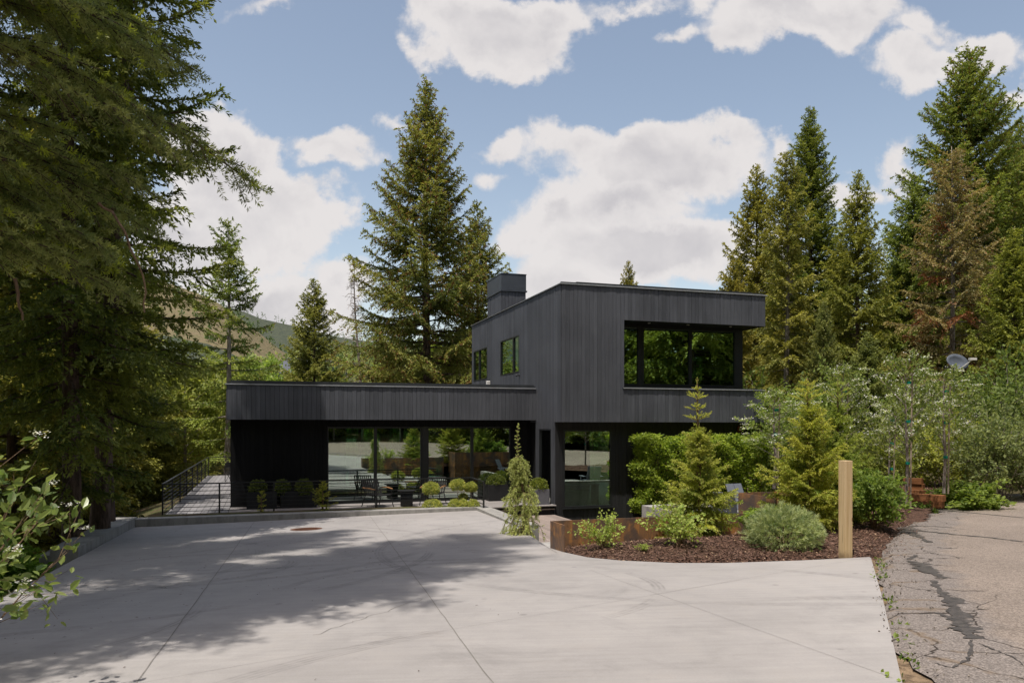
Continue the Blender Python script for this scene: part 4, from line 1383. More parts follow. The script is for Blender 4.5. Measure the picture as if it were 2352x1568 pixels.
# ------------------------------------------------------------------ foreground fir with long needles (only limbs near the lens get single needles)
def near_fir(seed, H, R, limbs, loc):
    """limbs: list of (height, azimuth, length, pitch, curve)"""
    rng = np.random.default_rng(seed)
    wood = MB()
    Vs, Ts = [], []
    zs = np.linspace(0, H, 16)
    wood.tube([(0.1 * math.sin(z * 0.3), 0.08 * math.cos(z * 0.25), z) for z in zs], [max(0.02, 0.27 * (1 - z / H) ** 0.8) for z in zs], 10)

    def shoot(p, d, L, r, lev, detail):
        """a needle-clad shoot; returns nothing, adds needles"""
        n = max(4, int(L / (0.0050 if detail else 0.016)))
        t = np.sort(rng.random(n)) * 0.97 + 0.03
        bendv = np.array([0, 0, -0.12 * L])
        P = p + d * (L * t)[:, None] + bendv * (t ** 2)[:, None]
        ang = rng.uniform(0, 2 * PI, n)
        a = unit(np.cross(d, [0.2, 0.3, 1.0])); b = np.cross(a, d)
        # needles sweep up and forward
        rad = a * np.cos(ang)[:, None] + b * np.sin(ang)[:, None]
        rad[:, 2] += 0.35
        Dd = unit(rad + d * rng.uniform(0.5, 1.0, n)[:, None])
        nl = (0.062 if detail else 0.10) * rng.uniform(0.7, 1.15, n) * (1 - 0.35 * t ** 6)
        Vs.append(rhombs(P, Dd, nl, 0.0105 if detail else 0.03, rng))
        tt = np.clip(rng.uniform(0.0, 0.75) + rng.normal(0, 0.08, n), 0, 0.9)
        return t, tt

    for (h, az, L, pitch, curve) in limbs:
        base = np.array([0, 0, h])
        hd = np.array([math.cos(az), math.sin(az), 0]); side = np.array([-math.sin(az), math.cos(az), 0])
        t = np.linspace(0, 1, 10)
        ax = base + hd * (L * t)[:, None] + side * (rng.normal(0, 0.06) * L * t ** 2)[:, None]
        ax[:, 2] += L * (pitch * t + curve * t ** 2)
        wood.tube(list(ax), list(np.linspace(0.018 + 0.008 * L, 0.006, 10)), 5, cap=False)
        detail = h < 9.5
        nt = int(L / (0.18 if detail else 0.2))
        for k in range(nt):
            for sg in (1, -1):
                tt = 0.12 + 0.86 * (k + rng.random()) / nt
                p = np.array([np.interp(tt, t, ax[:, i]) for i in range(3)])
                tg = unit(np.array([np.interp(tt, t, np.gradient(ax[:, i], t)) for i in range(3)]))
                tl = min(1.25, (0.30 * L * (1 - tt) + 0.28)) * rng.uniform(0.55, 1.15)
                d = unit(tg * 0.8 + side * sg * rng.uniform(0.5, 1.0) + np.array([0, 0, rng.normal(-0.16, 0.16)]))
                if tt < 0.25 and rng.random() < 0.5: continue
                e = p + d * tl
                wood.tube([p, p + d * tl * .5 + np.array([0, 0, -.03 * tl]), e + np.array([0, 0, -.12 * tl])], [0.008, 0.006, 0.003], 4, cap=False)
                # clad the twig and its side shoots
                ns = max(2, int(tl / 0.20))
                for q in range(ns + 1):
                    f = q / ns
                    pb = p + d * tl * f * 0.85 + np.array([0, 0, -0.12 * tl * (f * 0.85) ** 2])
                    for s2 in ((1, -1) if q < ns else (0,)):
                        lat = np.cross(d, [0, 0, 1.0])
                        d2 = unit(d * 0.8 + lat * s2 * 0.8 + rng.normal(0, 0.15, 3) + np.array([0, 0, -0.05]))
                        l2 = rng.uniform(0.11, 0.25) * (1.0 if detail else 1.6)
                        t2, tv = shoot(pb, d2, l2, 0, 0, detail)
                        if rng.random() < 0.34 and (s2 == 0 or f > 0.6):
                            tv = np.where(t2 > 0.4, 1.0, tv)
                        Ts.append(tv)
                    if q < ns:
                        t2, tv = shoot(pb, d, tl / ns * 0.9, 0, 0, detail); Ts.append(tv)
    return wood.mesh('trunk', True), crown_mesh('crown', np.concatenate(Vs), np.concatenate(Ts))


def brush(rng, p, d, L, n, nl, nw, fwd=0.8):
    """needles set round a straight shoot"""
    t = rng.random(n)
    d = unit(np.asarray(d, float))
    P = np.asarray(p, float) + d * (L * t)[:, None]
    return rhombs(P, unit(rng.normal(0, 1, (n, 3)) + d * fwd), nl * rng.uniform(0.7, 1.2, n), nw, rng)
# ================================================================== terrain
def gh(x, y):
    r, b = to_rb(x, y)
    z = 0.9 + 0.0247 * min(max(x, -14), 25) - 0.0345 * min(max(y, -8), 26) - 0.3
    pit = smooth01((r + 2.6) / 1.2) * smooth01((16.0 - r) / 0.8) * smooth01((b + 13.4) / 0.8) * smooth01((24 - b) / 6)
    pit = max(pit, smooth01((r + 2.6) / 1.2) * smooth01((6.0 - r) / 0.5) * smooth01((b + 16) / 3) * smooth01((24 - b) / 6))
    z = z * (1 - pit) + (-0.75) * pit
    left = max(0.0, -(r + 1.7))
    z -= 0.30 * left * smooth01((b + 22) / 14) if left < 30 else 9.0
    z -= 0.10 * max(0.0, min(b, 45) - 17) * smooth01((14 - r) / 6)
    z += 0.07 * max(0.0, min(x, 60) - 16) * smooth01((y - 20) / 20)
    z += 0.10 * max(0.0, -y - 6) * smooth01((-y - 6) / 6)
    z = max(z, -9.0)
    if y > 62:
        z += 0.105 * (min(y, 420) - 62)
    return z + 0.06 * math.sin(x * 0.7) * math.cos(y * 0.53)


def axis_grid(lo, hi, fine0, fine1, step, grow=1.12):
    g = list(np.arange(fine0, fine1 + 1e-6, step))
    s, v = step, fine1
    while v < hi:
        s *= grow; v += s; g.append(v)
    s, v = step, fine0
    while v > lo:
        s *= grow; v -= s; g.insert(0, v)
    return np.array(g)


gx, gy = axis_grid(-2500, 2500, -22, 26, 0.8), axis_grid(-1500, 3000, -14, 50, 0.8)
V = np.array([(x, y, gh(x, y)) for y in gy for x in gx])
nx = len(gx)
I = np.arange(len(gy) - 1)[:, None] * nx + np.arange(nx - 1)[None, :]
Q = np.stack([I, I + 1, I + nx + 1, I + nx], -1).reshape(-1, 4)
g = link_mesh('ground', np_mesh('ground', V, quads=Q, smooth=True), M_SOIL); tag(g, kind='structure')
strip_bed = MB().prism(ccw([tuple(hw(r, b)[:2]) for r, b in ((-1.6, -3.3), (6.9, -2.95), (7.15, -2.0), (-1.6, -2.0))]), -0.7, 0.11).build('planting_soil', M_SOIL)
tag(strip_bed, kind='structure')


# distant hills: height fields with a photo-measured skyline at their real distance
def hill(name, sky, Y, y0, wood, seed, x_ext):
    rng = np.random.default_rng(seed)
    xs = np.array([s[0] for s in sky]); zs = np.array([EYE + (CY - s[1]) / F * Y for s in sky])
    wx = (xs - CX) / F * Y
    gx = np.linspace(x_ext[0], x_ext[1], 150); gy = np.concatenate([np.linspace(y0, Y, 46), np.linspace(Y, Y * 1.5, 12)[1:]])
    ph = rng.uniform(0, 6, 8)
    V, Wd = [], []
    for y in gy:
        u = min(1, (y - y0) / (Y - y0))
        dn = max(0, (y - Y) / (0.5 * Y))
        for x in gx:
            rz = np.interp(x * Y / max(y, 1) if y < Y else x, wx, zs)
            base = 40 * 0.0 + gh(0, 500) * 0.0 - 5
            n = sum(math.sin(x * 0.011 * (i + 1) + ph[i] + y * 0.006 * (i + 1)) / (i + 1.5) for i in range(4))
            z = base + (rz - base) * (u ** 0.85) * (1 - dn) + n * 0.022 * rz * (1 - u) * u * 4 + (n * 1.2 if u == 1 else 0)
            V.append((x, y, z)); Wd.append(wood(x, u, n))
    nx = len(gx)
    I = np.arange(len(gy) - 1)[:, None] * nx + np.arange(nx - 1)[None, :]
    Q = np.stack([I, I + 1, I + nx + 1, I + nx], -1).reshape(-1, 4)
    me = np_mesh(name, np.array(V), quads=Q, smooth=True)
    a = me.attributes.new('wood', 'FLOAT', 'POINT'); a.data.foreach_set('value', np.array(Wd, dtype=np.float32))
    o = link_mesh(name, me, M_HILL); tag(o, kind='structure')
    return np.array(V).reshape(len(gy), len(gx), 3)


H1 = hill('hill', [(-900, 480), (0, 560), (250, 610), (370, 646), (430, 668), (490, 688), (560, 735), (640, 800), (760, 880), (1200, 960), (3000, 970)], 820, 330,
          lambda x, u, n: 0.05 + 0.5 * (u < 0.35) + 0.12 * n, 3, (-1500, 900))
H2 = hill('hill', [(-900, 700), (300, 690), (540, 708), (600, 733), (690, 752), (770, 772), (900, 790), (1100, 800), (1500, 815), (1900, 800), (3200, 760)], 1500, 700,
          lambda x, u, n: 0.95 if u > 0.72 else 0.55 + 0.4 * n, 5, (-1900, 2400))


# ================================================================== mulch bed
bed_poly = [(0.88, 13.0), (1.2, 12.3)] + [(c.x, c.y) for c in C] + [(q.x, q.y) for q in redge[2:]] + [(19.0, 26.5), (15.0, 27.5), (11.0, 25.5), (8.2, 20.0), (7.4, 16.9), (4.68, 16.0), (5.03, 14.75), (4.46, 14.79), (0.68, 13.6)]
BP = np.array(bed_poly)


def poly_dist(P):
    """signed distance to the bed outline, positive inside"""
    A_, B_ = BP, np.roll(BP, -1, 0)
    d = np.full(len(P), 1e9); ins = np.zeros(len(P), bool)
    for a, b in zip(A_, B_):
        ab = b - a
        t = np.clip(((P - a) @ ab) / (ab @ ab), 0, 1)
        d = np.minimum(d, np.linalg.norm(P - (a + t[:, None] * ab), axis=1))
        cond = ((a[1] > P[:, 1]) != (b[1] > P[:, 1]))
        xin = (b[0] - a[0]) * (P[:, 1] - a[1]) / (b[1] - a[1] + 1e-12) + a[0]
        ins ^= cond & (P[:, 0] < xin)
    return np.where(ins, d, -d)


def bed_zs(P, d=None):
    d = poly_dist(P) if d is None else d
    D_ = 0.9 + 0.0247 * P[:, 0] - 0.0345 * P[:, 1]
    n = 0.02 * np.sin(P[:, 0] * 2.1) * np.cos(P[:, 1] * 1.7) + 0.012 * np.sin(P[:, 0] * 7 + P[:, 1] * 5)
    return D_ - 0.06 + 0.085 * smooth01(d / 0.22) + 0.24 * smooth01(d / 2.2) + n * smooth01(d / 0.3) + 0.25 * smooth01((P[:, 1] - 14) / 6)


def bed_z(x, y):
    return float(bed_zs(np.array([[x, y]]))[0])


bx_, by_ = np.arange(0.5, 19, 0.13), np.arange(10.8, 28, 0.13)
P = np.array([(x, y) for y in by_ for x in bx_])
d = poly_dist(P)
Z = bed_zs(P, d)
nx = len(bx_)
I = np.arange(len(by_) - 1)[:, None] * nx + np.arange(nx - 1)[None, :]
Q = np.stack([I, I + 1, I + nx + 1, I + nx], -1).reshape(-1, 4)
dc = d[Q].max(1); cen = P[Q].mean(1)
nearsteel = ((cen[:, 0] < 5.2) & (cen[:, 1] > 12.9 + 0.3 * np.maximum(0, cen[:, 0] - 0.7)))
keep = np.where(nearsteel, d[Q].mean(1) > -0.01, dc > -0.25)
bed = link_mesh('mulch_bed', np_mesh('mulch_bed', np.column_stack([P, Z]), quads=Q[keep], smooth=True), M_MULCH); tag(bed, kind='structure')

rng = np.random.default_rng(21)
P = np.column_stack([rng.uniform(0.7, 14, 150000), 11.0 + 13 * rng.random(150000) ** 1.6])
d = poly_dist(P); P = P[d > 0.03]; d = d[d > 0.03]
P = P[:42000]; d = d[:42000]
n = len(P)
D3 = unit(np.column_stack([rng.normal(0, 1, (n, 2)), rng.normal(0, 0.28, n)]))
V = rhombs(np.column_stack([P, bed_zs(P, d) + rng.uniform(-0.002, 0.016, n)]), D3, rng.uniform(0.025, 0.085, n), rng.uniform(0.01, 0.026, n), rng, np.cross(D3, np.array([0, 0, 1.0]) + rng.normal(0, 0.35, (n, 3))), 0.1)
chips = link_mesh('mulch_chips', crown_mesh('mulch_chips', V, rng.random(n)), M_CHIP); tag(chips, kind='stuff')
# stray crumbs where the mulch spills over the edges of drive and road
n = 900
k = rng.integers(2, len(redge) - 2, n)
RE = np.array([(q.x, q.y) for q in redge])
Pp = RE[k] + (RE[k + 1] - RE[k]) * rng.random((n, 1)) + np.column_stack([np.abs(rng.normal(0, 0.22, n)) - 0.12, rng.normal(0, 0.1, n)])
D3 = unit(np.column_stack([rng.normal(0, 1, (n, 2)), rng.normal(0, 0.1, n)]))
V = rhombs(np.column_stack([Pp, drive_z(Pp[:, 0], Pp[:, 1]) + 0.03]), D3, rng.uniform(0.02, 0.07, n), 0.016, rng, np.cross(D3, [0, 0, 1.0]), 0.1)
o = link_mesh('leaf_litter', crown_mesh('leaf_litter', V, rng.random(n)), M_CHIP); tag(o, kind='stuff')
n = 1500
Pp = np.column_stack([rng.normal(-4.2, 2.6, n), rng.uniform(5.0, 21.5, n)])
pa = np.array(dpoly)
BP_keep = BP; BP = pa
dd = poly_dist(Pp); BP = BP_keep
Pp = Pp[(dd > 0.05) & ((Pp[:, 0] < -4.6 + (Pp[:, 1] - 7.0) * 0.64) | (rng.random(len(Pp)) < 0.12))]; n = len(Pp)
D3 = unit(np.column_stack([rng.normal(0, 1, (n, 2)), np.zeros(n)]))
V = rhombs(np.column_stack([Pp, drive_z(Pp[:, 0], Pp[:, 1]) + 0.006]), D3, rng.uniform(0.012, 0.05, n), rng.uniform(0.005, 0.014, n), rng, np.cross(D3, np.array([0, 0, 1.0]) + rng.normal(0, .2, (n, 3))), 0.15)
o = link_mesh('leaf_litter', crown_mesh('leaf_litter', V, rng.random(n) * 0.5), M_CHIP); tag(o, kind='stuff')
n = 2600
k = rng.integers(0, len(left) - 12, n); LF = np.array([(q.x, q.y) for q in left])
Pp = LF[k] + np.column_stack([np.abs(rng.normal(0, 0.28, n)) - 0.04, rng.normal(0, 0.12, n)])
D3 = unit(rng.normal(0, 1, (n, 3)))
V = rhombs(np.column_stack([Pp, drive_z(Pp[:, 0], Pp[:, 1]) + rng.uniform(0.0, 0.03, n)]), D3, rng.uniform(0.012, 0.04, n), 0.02, rng, None, 0.3)
o = link_mesh('gravel', crown_mesh('gravel', V, rng.random(n)), plain('loose_gravel', (0.2, 0.175, 0.15), 0.9, 0.2, 0, 0.3, 30, tintvar=0.5)); tag(o, kind='stuff')
# dirt strip between drive and road
m = MB()
ds = [(5.30, 11.7), (3.92, 8.4), (2.66, 5.5), (1.5, 2.8)]; dr_ = [(5.95, 11.8), (5.1, 8.6), (4.0, 5.4), (2.9, 2.5)]
for (a, b), (c_, d_) in zip(zip(ds, ds[1:]), zip(dr_, dr_[1:])):
    N_ = 10
    for i in range(N_):
        f0, f1 = i / N_, (i + 1) / N_
        q = [(a[0] + (b[0] - a[0]) * f0, a[1] + (b[1] - a[1]) * f0), (a[0] + (b[0] - a[0]) * f1, a[1] + (b[1] - a[1]) * f1), (c_[0] + (d_[0] - c_[0]) * f1, c_[1] + (d_[1] - c_[1]) * f1), (c_[0] + (d_[0] - c_[0]) * f0, c_[1] + (d_[1] - c_[1]) * f0)]
        m.quad(*[(x, y, drive_z(x, y) - (0.05 if i2 < 2 else 0.03)) for i2, (x, y) in enumerate(q)])
M_DIRT = plain('gritty_dirt', (0.21, 0.15, 0.095), 0.9, 0.2, 0, 0.5, 9, 0.8, 50)
o = m.build('dirt_strip', M_DIRT); tag(o, kind='structure')


# ================================================================== vegetation
def spot(x, ytop, Y):
    p = at(x, ytop, Y); zb = gh(p.x, Y) - 0.05
    return (p.x, Y, zb), p.z - zb


GREEN1, GREEN2, OLIVE, DUSK, WARM = (0.9, 1.05, 0.9), (0.8, 0.95, 0.8), (1.15, 1.05, 0.8), (0.75, 0.82, 0.8), (1.2, 1.05, 0.85)

# --- big spruce behind the house and its neighbour
loc, Hh = spot(988, 186, 46)
mA = conifer(101, Hh, 6.6, cb=0.12, pw=0.92, whorl=0.62, nb=6, pitch=(-0.12, 0.95), droop=0.30, upturn=0.30, tw=0.2, lt=0.40, sp=0.13, sl=0.27, sw=0.085, gap=0.1, jit=0.42, hang=0.42, trunk_r=0.34, tipn=0.10, spread=0.6)
add_tree('spruce_tree', 'tall broad spruce with brownish cone tips towering behind the low wing', 'spruce tree', loc, mA, M_BARK, F_SPRUCE)
loc, Hh = spot(1092, 455, 50)
mA2 = conifer(102, Hh, 4.3, cb=0.1, pw=0.8, whorl=0.6, nb=6, pitch=(-0.1, 0.85), droop=0.3, upturn=0.28, tw=0.2, lt=0.38, sp=0.13, sl=0.27, sw=0.085, gap=0.1, jit=0.4, hang=0.42, tipn=0.08, spread=0.6)
add_tree('spruce_tree', 'shorter spruce leaning out from behind the tall broad spruce beside the chimney', 'spruce tree', loc, mA2, M_BARK, F_SPRUCE)
# --- slim spruce with a pale bare trunk beyond the side deck
loc, Hh = spot(521, 505, 43)
mB = conifer(103, Hh, 3.3, cb=0.16, pw=0.62, whorl=0.62, nb=4, pitch=(-0.22, 0.7), droop=0.22, upturn=0.2, tw=0.17, lt=0.36, sp=0.12, sl=0.24, sw=0.08, gap=0.25, jit=0.5, hang=0.3, trunk_r=0.2, spread=0.55)
add_tree('spruce_tree', 'slim open spruce with pale bare trunk beyond the side deck railing', 'spruce tree', loc, mB, M_BARKG, F_SPRUCE, tint=(0.92, 1.08, 0.9))
# --- dense layered fir
loc, Hh = spot(718, 638, 52)
mC = conifer(104, Hh, 3.9, cb=0.04, pw=0.8, whorl=0.55, nb=6, pitch=(-0.05, 0.7), droop=0.2, upturn=0.2, tw=0.16, lt=0.36, sp=0.12, sl=0.24, sw=0.085, gap=0.06, jit=0.3, hang=0.35)
firC = add_tree('fir_tree', 'dense layered fir rising over the middle of the low wing roof', 'fir tree', loc, mC, M_BARK, F_FIR)
# --- dark spire, gnarled brown spruce, big right hand spruce
loc, Hh = spot(1866, 238, 50)
mD = conifer(105, Hh, 4.1, cb=0.05, pw=0.75, whorl=0.5, nb=6, pitch=(0.0, 1.0), droop=0.2, upturn=0.2, tw=0.17, lt=0.36, sp=0.13, sl=0.27, sw=0.09, gap=0.07, jit=0.35, hang=0.2)
spire = add_tree('fir_tree', 'dark pointed spire fir, tallest of those right of the upper box', 'fir tree', loc, mD, M_BARK, F_DARK, tint=(0.95, 1.0, 0.95))
loc, Hh = spot(2182, 335, 37)
mE = conifer(106, Hh, 3.4, cb=0.12, pw=0.55, whorl=0.55, nb=5, pitch=(-0.2, 0.6), droop=0.28, upturn=0.2, tw=0.17, lt=0.38, sp=0.12, sl=0.2, sw=0.065, gap=0.14, jit=0.4, hang=0.45, deadn=0.07, tipn=0.04)
brownT = add_tree('spruce_tree', 'dry brown tinged spruce with rusty dead branches at the right', 'spruce tree', loc, mE, M_BARKG, F_BROWN)
loc, Hh = spot(2208, 118, 46)
mF = conifer(107, Hh, 6.6, cb=0.05, pw=0.72, whorl=0.58, nb=6, pitch=(0.0, 0.9), droop=0.25, upturn=0.22, tw=0.19, lt=0.36, sp=0.13, sl=0.28, sw=0.09, gap=0.07, jit=0.32, hang=0.3, tipn=0.05)
bigR = add_tree('spruce_tree', 'very tall broad spruce towering over the dry brown spruce', 'spruce tree', loc, mF, M_BARK, F_SPRUCE, tint=(0.95, 1.06, 0.9))


def conif_copy(src, Hsrc, x, ytop, Y, label, wx=1.0, tint=None, rot=None, group=None):
    loc, Hh = spot(x, ytop, Y)
    s = Hh / Hsrc
    return dup(src, loc, rot if rot is not None else (x * 1.7) % 6.28, (s * wx, s * wx, s), label, group, tint)


def height_of(o):
    ch = [c for c in o.children if c.name.startswith('trunk')][0]
    return max(v.co.z for v in ch.data.vertices)


hB, hC, hD, hE, hF = [max(v.co.z for v in m_[0].vertices) for m_ in (mB, mC, mD, mE, mF)]
conif_copy(firC, hC, 1735, 378, 47, 'narrow fir standing just clear of the right end of the roof', 0.83, OLIVE)
conif_copy(firC, hC, 1683, 596, 44, 'small fir top poking up at the right end of the roof edge', 0.79, WARM)
loc, Hh = spot(1797, 345, 38)
mB2 = conifer(113, Hh, 2.2, cb=0.1, pw=0.5, whorl=0.5, nb=5, pitch=(-0.2, 0.7), droop=0.22, upturn=0.2, tw=0.16, lt=0.38, sp=0.12, sl=0.22, sw=0.075, gap=0.12, jit=0.35, hang=0.4, trunk_r=0.17)
add_tree('spruce_tree', 'slender spruce with pale visible trunk close beside the upper box', 'spruce tree', loc, mB2, M_BARKG, F_FIR, tint=(1.15, 1.1, 0.95))
loc, Hh = spot(1977, 392, 41)
mG = conifer(114, Hh, 3.9, cb=0.05, pw=0.85, whorl=0.55, nb=6, pitch=(-0.12, 0.8), droop=0.32, upturn=0.25, tw=0.17, lt=0.38, sp=0.12, sl=0.23, sw=0.08, gap=0.08, jit=0.35, hang=0.5)
drpT = add_tree('spruce_tree', 'drooping spruce with wispy top between the dark spire and the brown spruce', 'spruce tree', loc, mG, M_BARK, F_FIR, tint=(1.12, 1.12, 0.9))
hG = max(v.co.z for v in mG[0].vertices)
conif_copy(bigR, hF, 2338, 285, 50, 'big spruce cut by the picture edge behind the tallest right spruce', 0.8, (0.95, 1.0, 0.9))
conif_copy(drpT, hG, 2105, 395, 44, 'green spruce half hidden on the left flank of the tallest right spruce', 1.1, GREEN1)
conif_copy(drpT, hG, 2330, 520, 33, 'yellow green drooping spruce nearest the right edge', 1.15, (1.15, 1.2, 0.85))
conif_copy(firC, hC, 1443, 598, 56, 'lone little fir tip showing above the upper box roof', 0.65, WARM)
conif_copy(firC, hC, 1893, 690, 34, 'young bluish fir in front of the dark spire', 0.72, (0.95, 1.0, 1.15))
conif_copy(firC, hC, 1990, 760, 29, 'rounded grey green fir behind the flowering trees', 1.08, (0.95, 1.05, 1.25))
conif_copy(drpT, hG, 1815, 640, 42, 'low drooping spruce behind the slender pale trunked spruce', 1.1, OLIVE)
conif_copy(drpT, hG, 2070, 560, 52, 'shaded spruce filling the gap left of the brown spruce', 1.4, (0.95, 1.0, 0.85))
conif_copy(spire, hD, 1930, 560, 58, 'shaded fir behind the drooping wispy topped spruce', 1.3, (0.95, 1.0, 0.85))
conif_copy(spire, hD, 1720, 640, 60, 'dark fir far back behind the right end of the house', 1.4, (0.95, 1.0, 0.85))
conif_copy(bigR, hF, 2260, 420, 60, 'dark spruce in the deep shade behind the tallest right spruce', 1.2, (0.95, 1.0, 0.85))
conif_copy(drpT, hG, 2250, 640, 40, 'dark low spruce behind the satellite dish', 1.5, (0.95, 1.0, 0.85))
conif_copy(drpT, hG, 1770, 560, 52, 'olive spruce filling in behind the narrow fir at the roof end', 1.2, OLIVE)
conif_copy(firC, hC, 2030, 640, 46, 'olive fir filling in between the wispy topped spruce and the brown one', 1.15, (1.15, 1.15, 0.9))
conif_copy(drpT, hG, 1900, 600, 54, 'spruce filling in right behind the dark spire', 1.3, (1.05, 1.05, .85))
conif_copy(drpT, hG, 2130, 600, 48, 'spruce filling in left behind the brown spruce', 1.2, (1.05, 1.1, .85))
conif_copy(bigR, hF, 2400, 380, 58, 'tall spruce just beyond the right edge behind the others', 1.0, (0.95, 1.0, 0.9))
conif_copy(drpT, hG, 1100, 700, 60, 'pale spruce seen low through the gap beside the chimney', 1.5, OLIVE)
conif_copy(drpT, hG, 900, 760, 62, 'spruce low behind the tall broad spruce on its dead tree side', 1.4, OLIVE)

# --- dead tree
loc, Hh = spot(822, 598, 50)
rng = np.random.default_rng(8)
dead = thing('dead_tree', 'bare dead conifer with thin grey branches left of the tall broad spruce', 'dead tree', loc)
m = MB(); m.tube([(0.25 * math.sin(z * 0.35), 0, z) for z in np.linspace(0, Hh, 10)], list(np.linspace(0.16, 0.02, 10)), 7); m.build('trunk', M_BARKG, dead)
m = MB()
for k in range(95):
    z = Hh * (0.25 + 0.72 * rng.random()); a = rng.uniform(0, 6.28); L = rng.uniform(0.5, 2.3) * (1.15 - z / Hh)
    x0 = 0.25 * math.sin(z * 0.35)
    p1 = (x0 + math.cos(a) * L * 0.6, math.sin(a) * L * 0.6, z + 0.12 * L); p2 = (x0 + math.cos(a) * L, math.sin(a) * L, z - 0.15 * L + rng.normal(0, 0.15))
    m.tube([(x0, 0, z), p1, p2], [0.028, 0.018, 0.008], 4, cap=False)
    for q in range(4):
        f = rng.uniform(0.3, 1); s = Vector((x0, 0, z)).lerp(Vector(p2), f)
        m.tube([s, s + Vector(rng.normal(0, 0.22, 3))], [0.01, 0.005], 3, cap=False)
m.build('branches', M_BARKG, dead)

# --- left edge: tall dark spruces
mL2 = conifer(120, 23.5, 2.65, cb=0.1, pw=0.42, whorl=0.55, nb=5, pitch=(-0.25, 0.6), droop=0.25, upturn=0.28, tw=0.15, lt=0.36, sp=0.10, sl=0.2, sw=0.06, gap=0.22, jit=0.5, hang=0.3, trunk_r=0.2, min_h=3.0, lean=0.058, tipn=0.03)
pL2 = at(225, 1208, 17.5)
add_tree('spruce_tree', 'tall dark spruce with leaning trunk at the kerb corner, its crown edge against the sky', 'spruce tree', (pL2.x, 17.5, gh(pL2.x, 17.5) - 0.05), mL2, M_BARK, F_DARK, tint=(0.9, 0.95, 0.85))
mL1 = conifer(121, 20.0, 2.7, cb=0.1, pw=0.5, whorl=0.55, nb=6, pitch=(-0.35, 0.5), droop=0.25, upturn=0.2, tw=0.16, lt=0.36, sp=0.11, sl=0.2, sw=0.06, gap=0.15, jit=0.45, hang=0.4, trunk_r=0.19, min_h=1.8)
p1_ = at(168, 1232, 16)
L1 = add_tree('spruce_tree', 'dark spruce with thick straight trunk outside the left kerb wall', 'spruce tree', (p1_.x, 16, gh(p1_.x, 16) - 0.05), mL1, M_BARK, F_DARK, tint=(0.9, 0.95, 0.9))
mL1b = conifer(122, 20.0, 2.6, cb=0.1, pw=0.5, whorl=0.6, nb=5, pitch=(-0.25, 0.5), droop=0.25, upturn=0.2, tw=0.16, lt=0.36, sp=0.11, sl=0.2, sw=0.06, gap=0.18, jit=0.5, hang=0.4, trunk_r=0.19, min_h=5.2)
L1b = None
L1s = [((-8.0, 2.6), 1.0, 'dark spruce shading the near left corner of the drive', 2.9), ((-8.9, 9.0), (1.15, 1.15, 1.62), 'dark spruce right behind the near fir trunk', 1.6), ((-10.6, 12.0), 1.25, 'large dark spruce between the near fir and the kerb', 0.6), ((-10.0, 19.2), (0.88, 0.88, 1.45), 'dark spruce standing behind the leaning trunked spruce', 1.0), ((-9.9, 9.6), 1.05, 'dark spruce left of the drive behind the near fir', 2.2), ((-12.4, 13.2), 1.1, 'dark spruce deep in the shade behind the near fir', 3.1),
       ((-14.5, 18.5), 0.95, 'spruce in the shade far left of the kerb', 4.0), ((-13.0, 24.5), 0.8, 'spruce down the slope left of the side deck', 5.2), ((-16.5, 28), 0.9, 'sunlit spruce down the slope beyond the kerb', 0.4)]
for (x, y), s, lb, rz in L1s:
    if L1b is None:
        L1b = add_tree('spruce_tree', lb, 'spruce tree', (x, y, gh(x, y) - 0.05), mL1b, M_BARK, F_DARK, rz, s, None, (0.95, 1.0, 0.9))
    else:
        dup(L1b, (x, y, gh(x, y) - 0.05), rz, s, lb, None, (0.95, 1.0, 0.9))
# --- near fir with long needles: its limbs hang into the top left of the view
R_ = random.Random(31)
limbs = [(5.75, 0.53, 3.4, -0.02, -0.34), (6.6, 0.75, 2.9, 0.05, -0.3), (7.6, 0.35, 2.7, 0.08, -0.25), (5.0, 0.95, 2.6, -0.05, -0.25), (8.4, 0.55, 2.7, 0.12, -0.2), (4.6, 0.55, 2.0, -0.1, -0.3)]
for k in range(44):
    h = 3.9 + 5.4 * (k + R_.random()) / 44
    az = R_.uniform(0.1, 2.6)
    limbs.append((h, az, R_.uniform(1.3, 2.65), R_.uniform(-0.2, 0.25), R_.uniform(-0.3, -0.05)))
for k in range(14):
    limbs.append((R_.uniform(6.2, 10.0), R_.uniform(-2.4, -0.3), R_.uniform(1.2, 2.0), R_.uniform(0, 0.2), -0.2))
for k in range(84):
    h = 9.8 + 20.5 * (k + R_.random()) / 84
    u = (h - 9.8) / 20.5
    limbs.append((h, k * 2.4 + R_.uniform(-.3, .3), (3.1 - 1.5 * u) * R_.uniform(0.75, 1.1), 0.05 + 0.4 * u, -0.2))
mN = near_fir(41, 30.5, 3, limbs, None)
nf = add_tree('fir_tree', 'near fir with long needles and lime green tips hanging in from the top left', 'fir tree', (-5.6, 6.3, 0.45), mN, M_BARK, F_NEAR)
for pts, r0 in ((((225, 468, 6.8), (258, 488, 6.8), (285, 530, 6.7), (308, 590, 6.7), (334, 650, 6.7), (331, 716, 6.7)), 0.013), (((36, 640, 6.5), (44, 690, 6.5), (50, 735, 6.5)), 0.015)):
    q = [at(*t) - Vector((-5.6, 6.3, 0.45)) for t in pts]
    fine = [q[max(0, i)].lerp(q[i + 1], f) for i in range(len(q) - 1) for f in (0, .33, .66)] + [q[-1]]
    rb_ = random.Random(len(pts)); fine = [v + Vector((rb_.uniform(-.012, .012), 0, rb_.uniform(-.012, .012))) for v in fine]
    MB().tube(fine, [r0 * (1 - 0.5 * i / len(fine)) for i in range(len(fine))], 7).build('dead_branch', M_TWIG, nf)

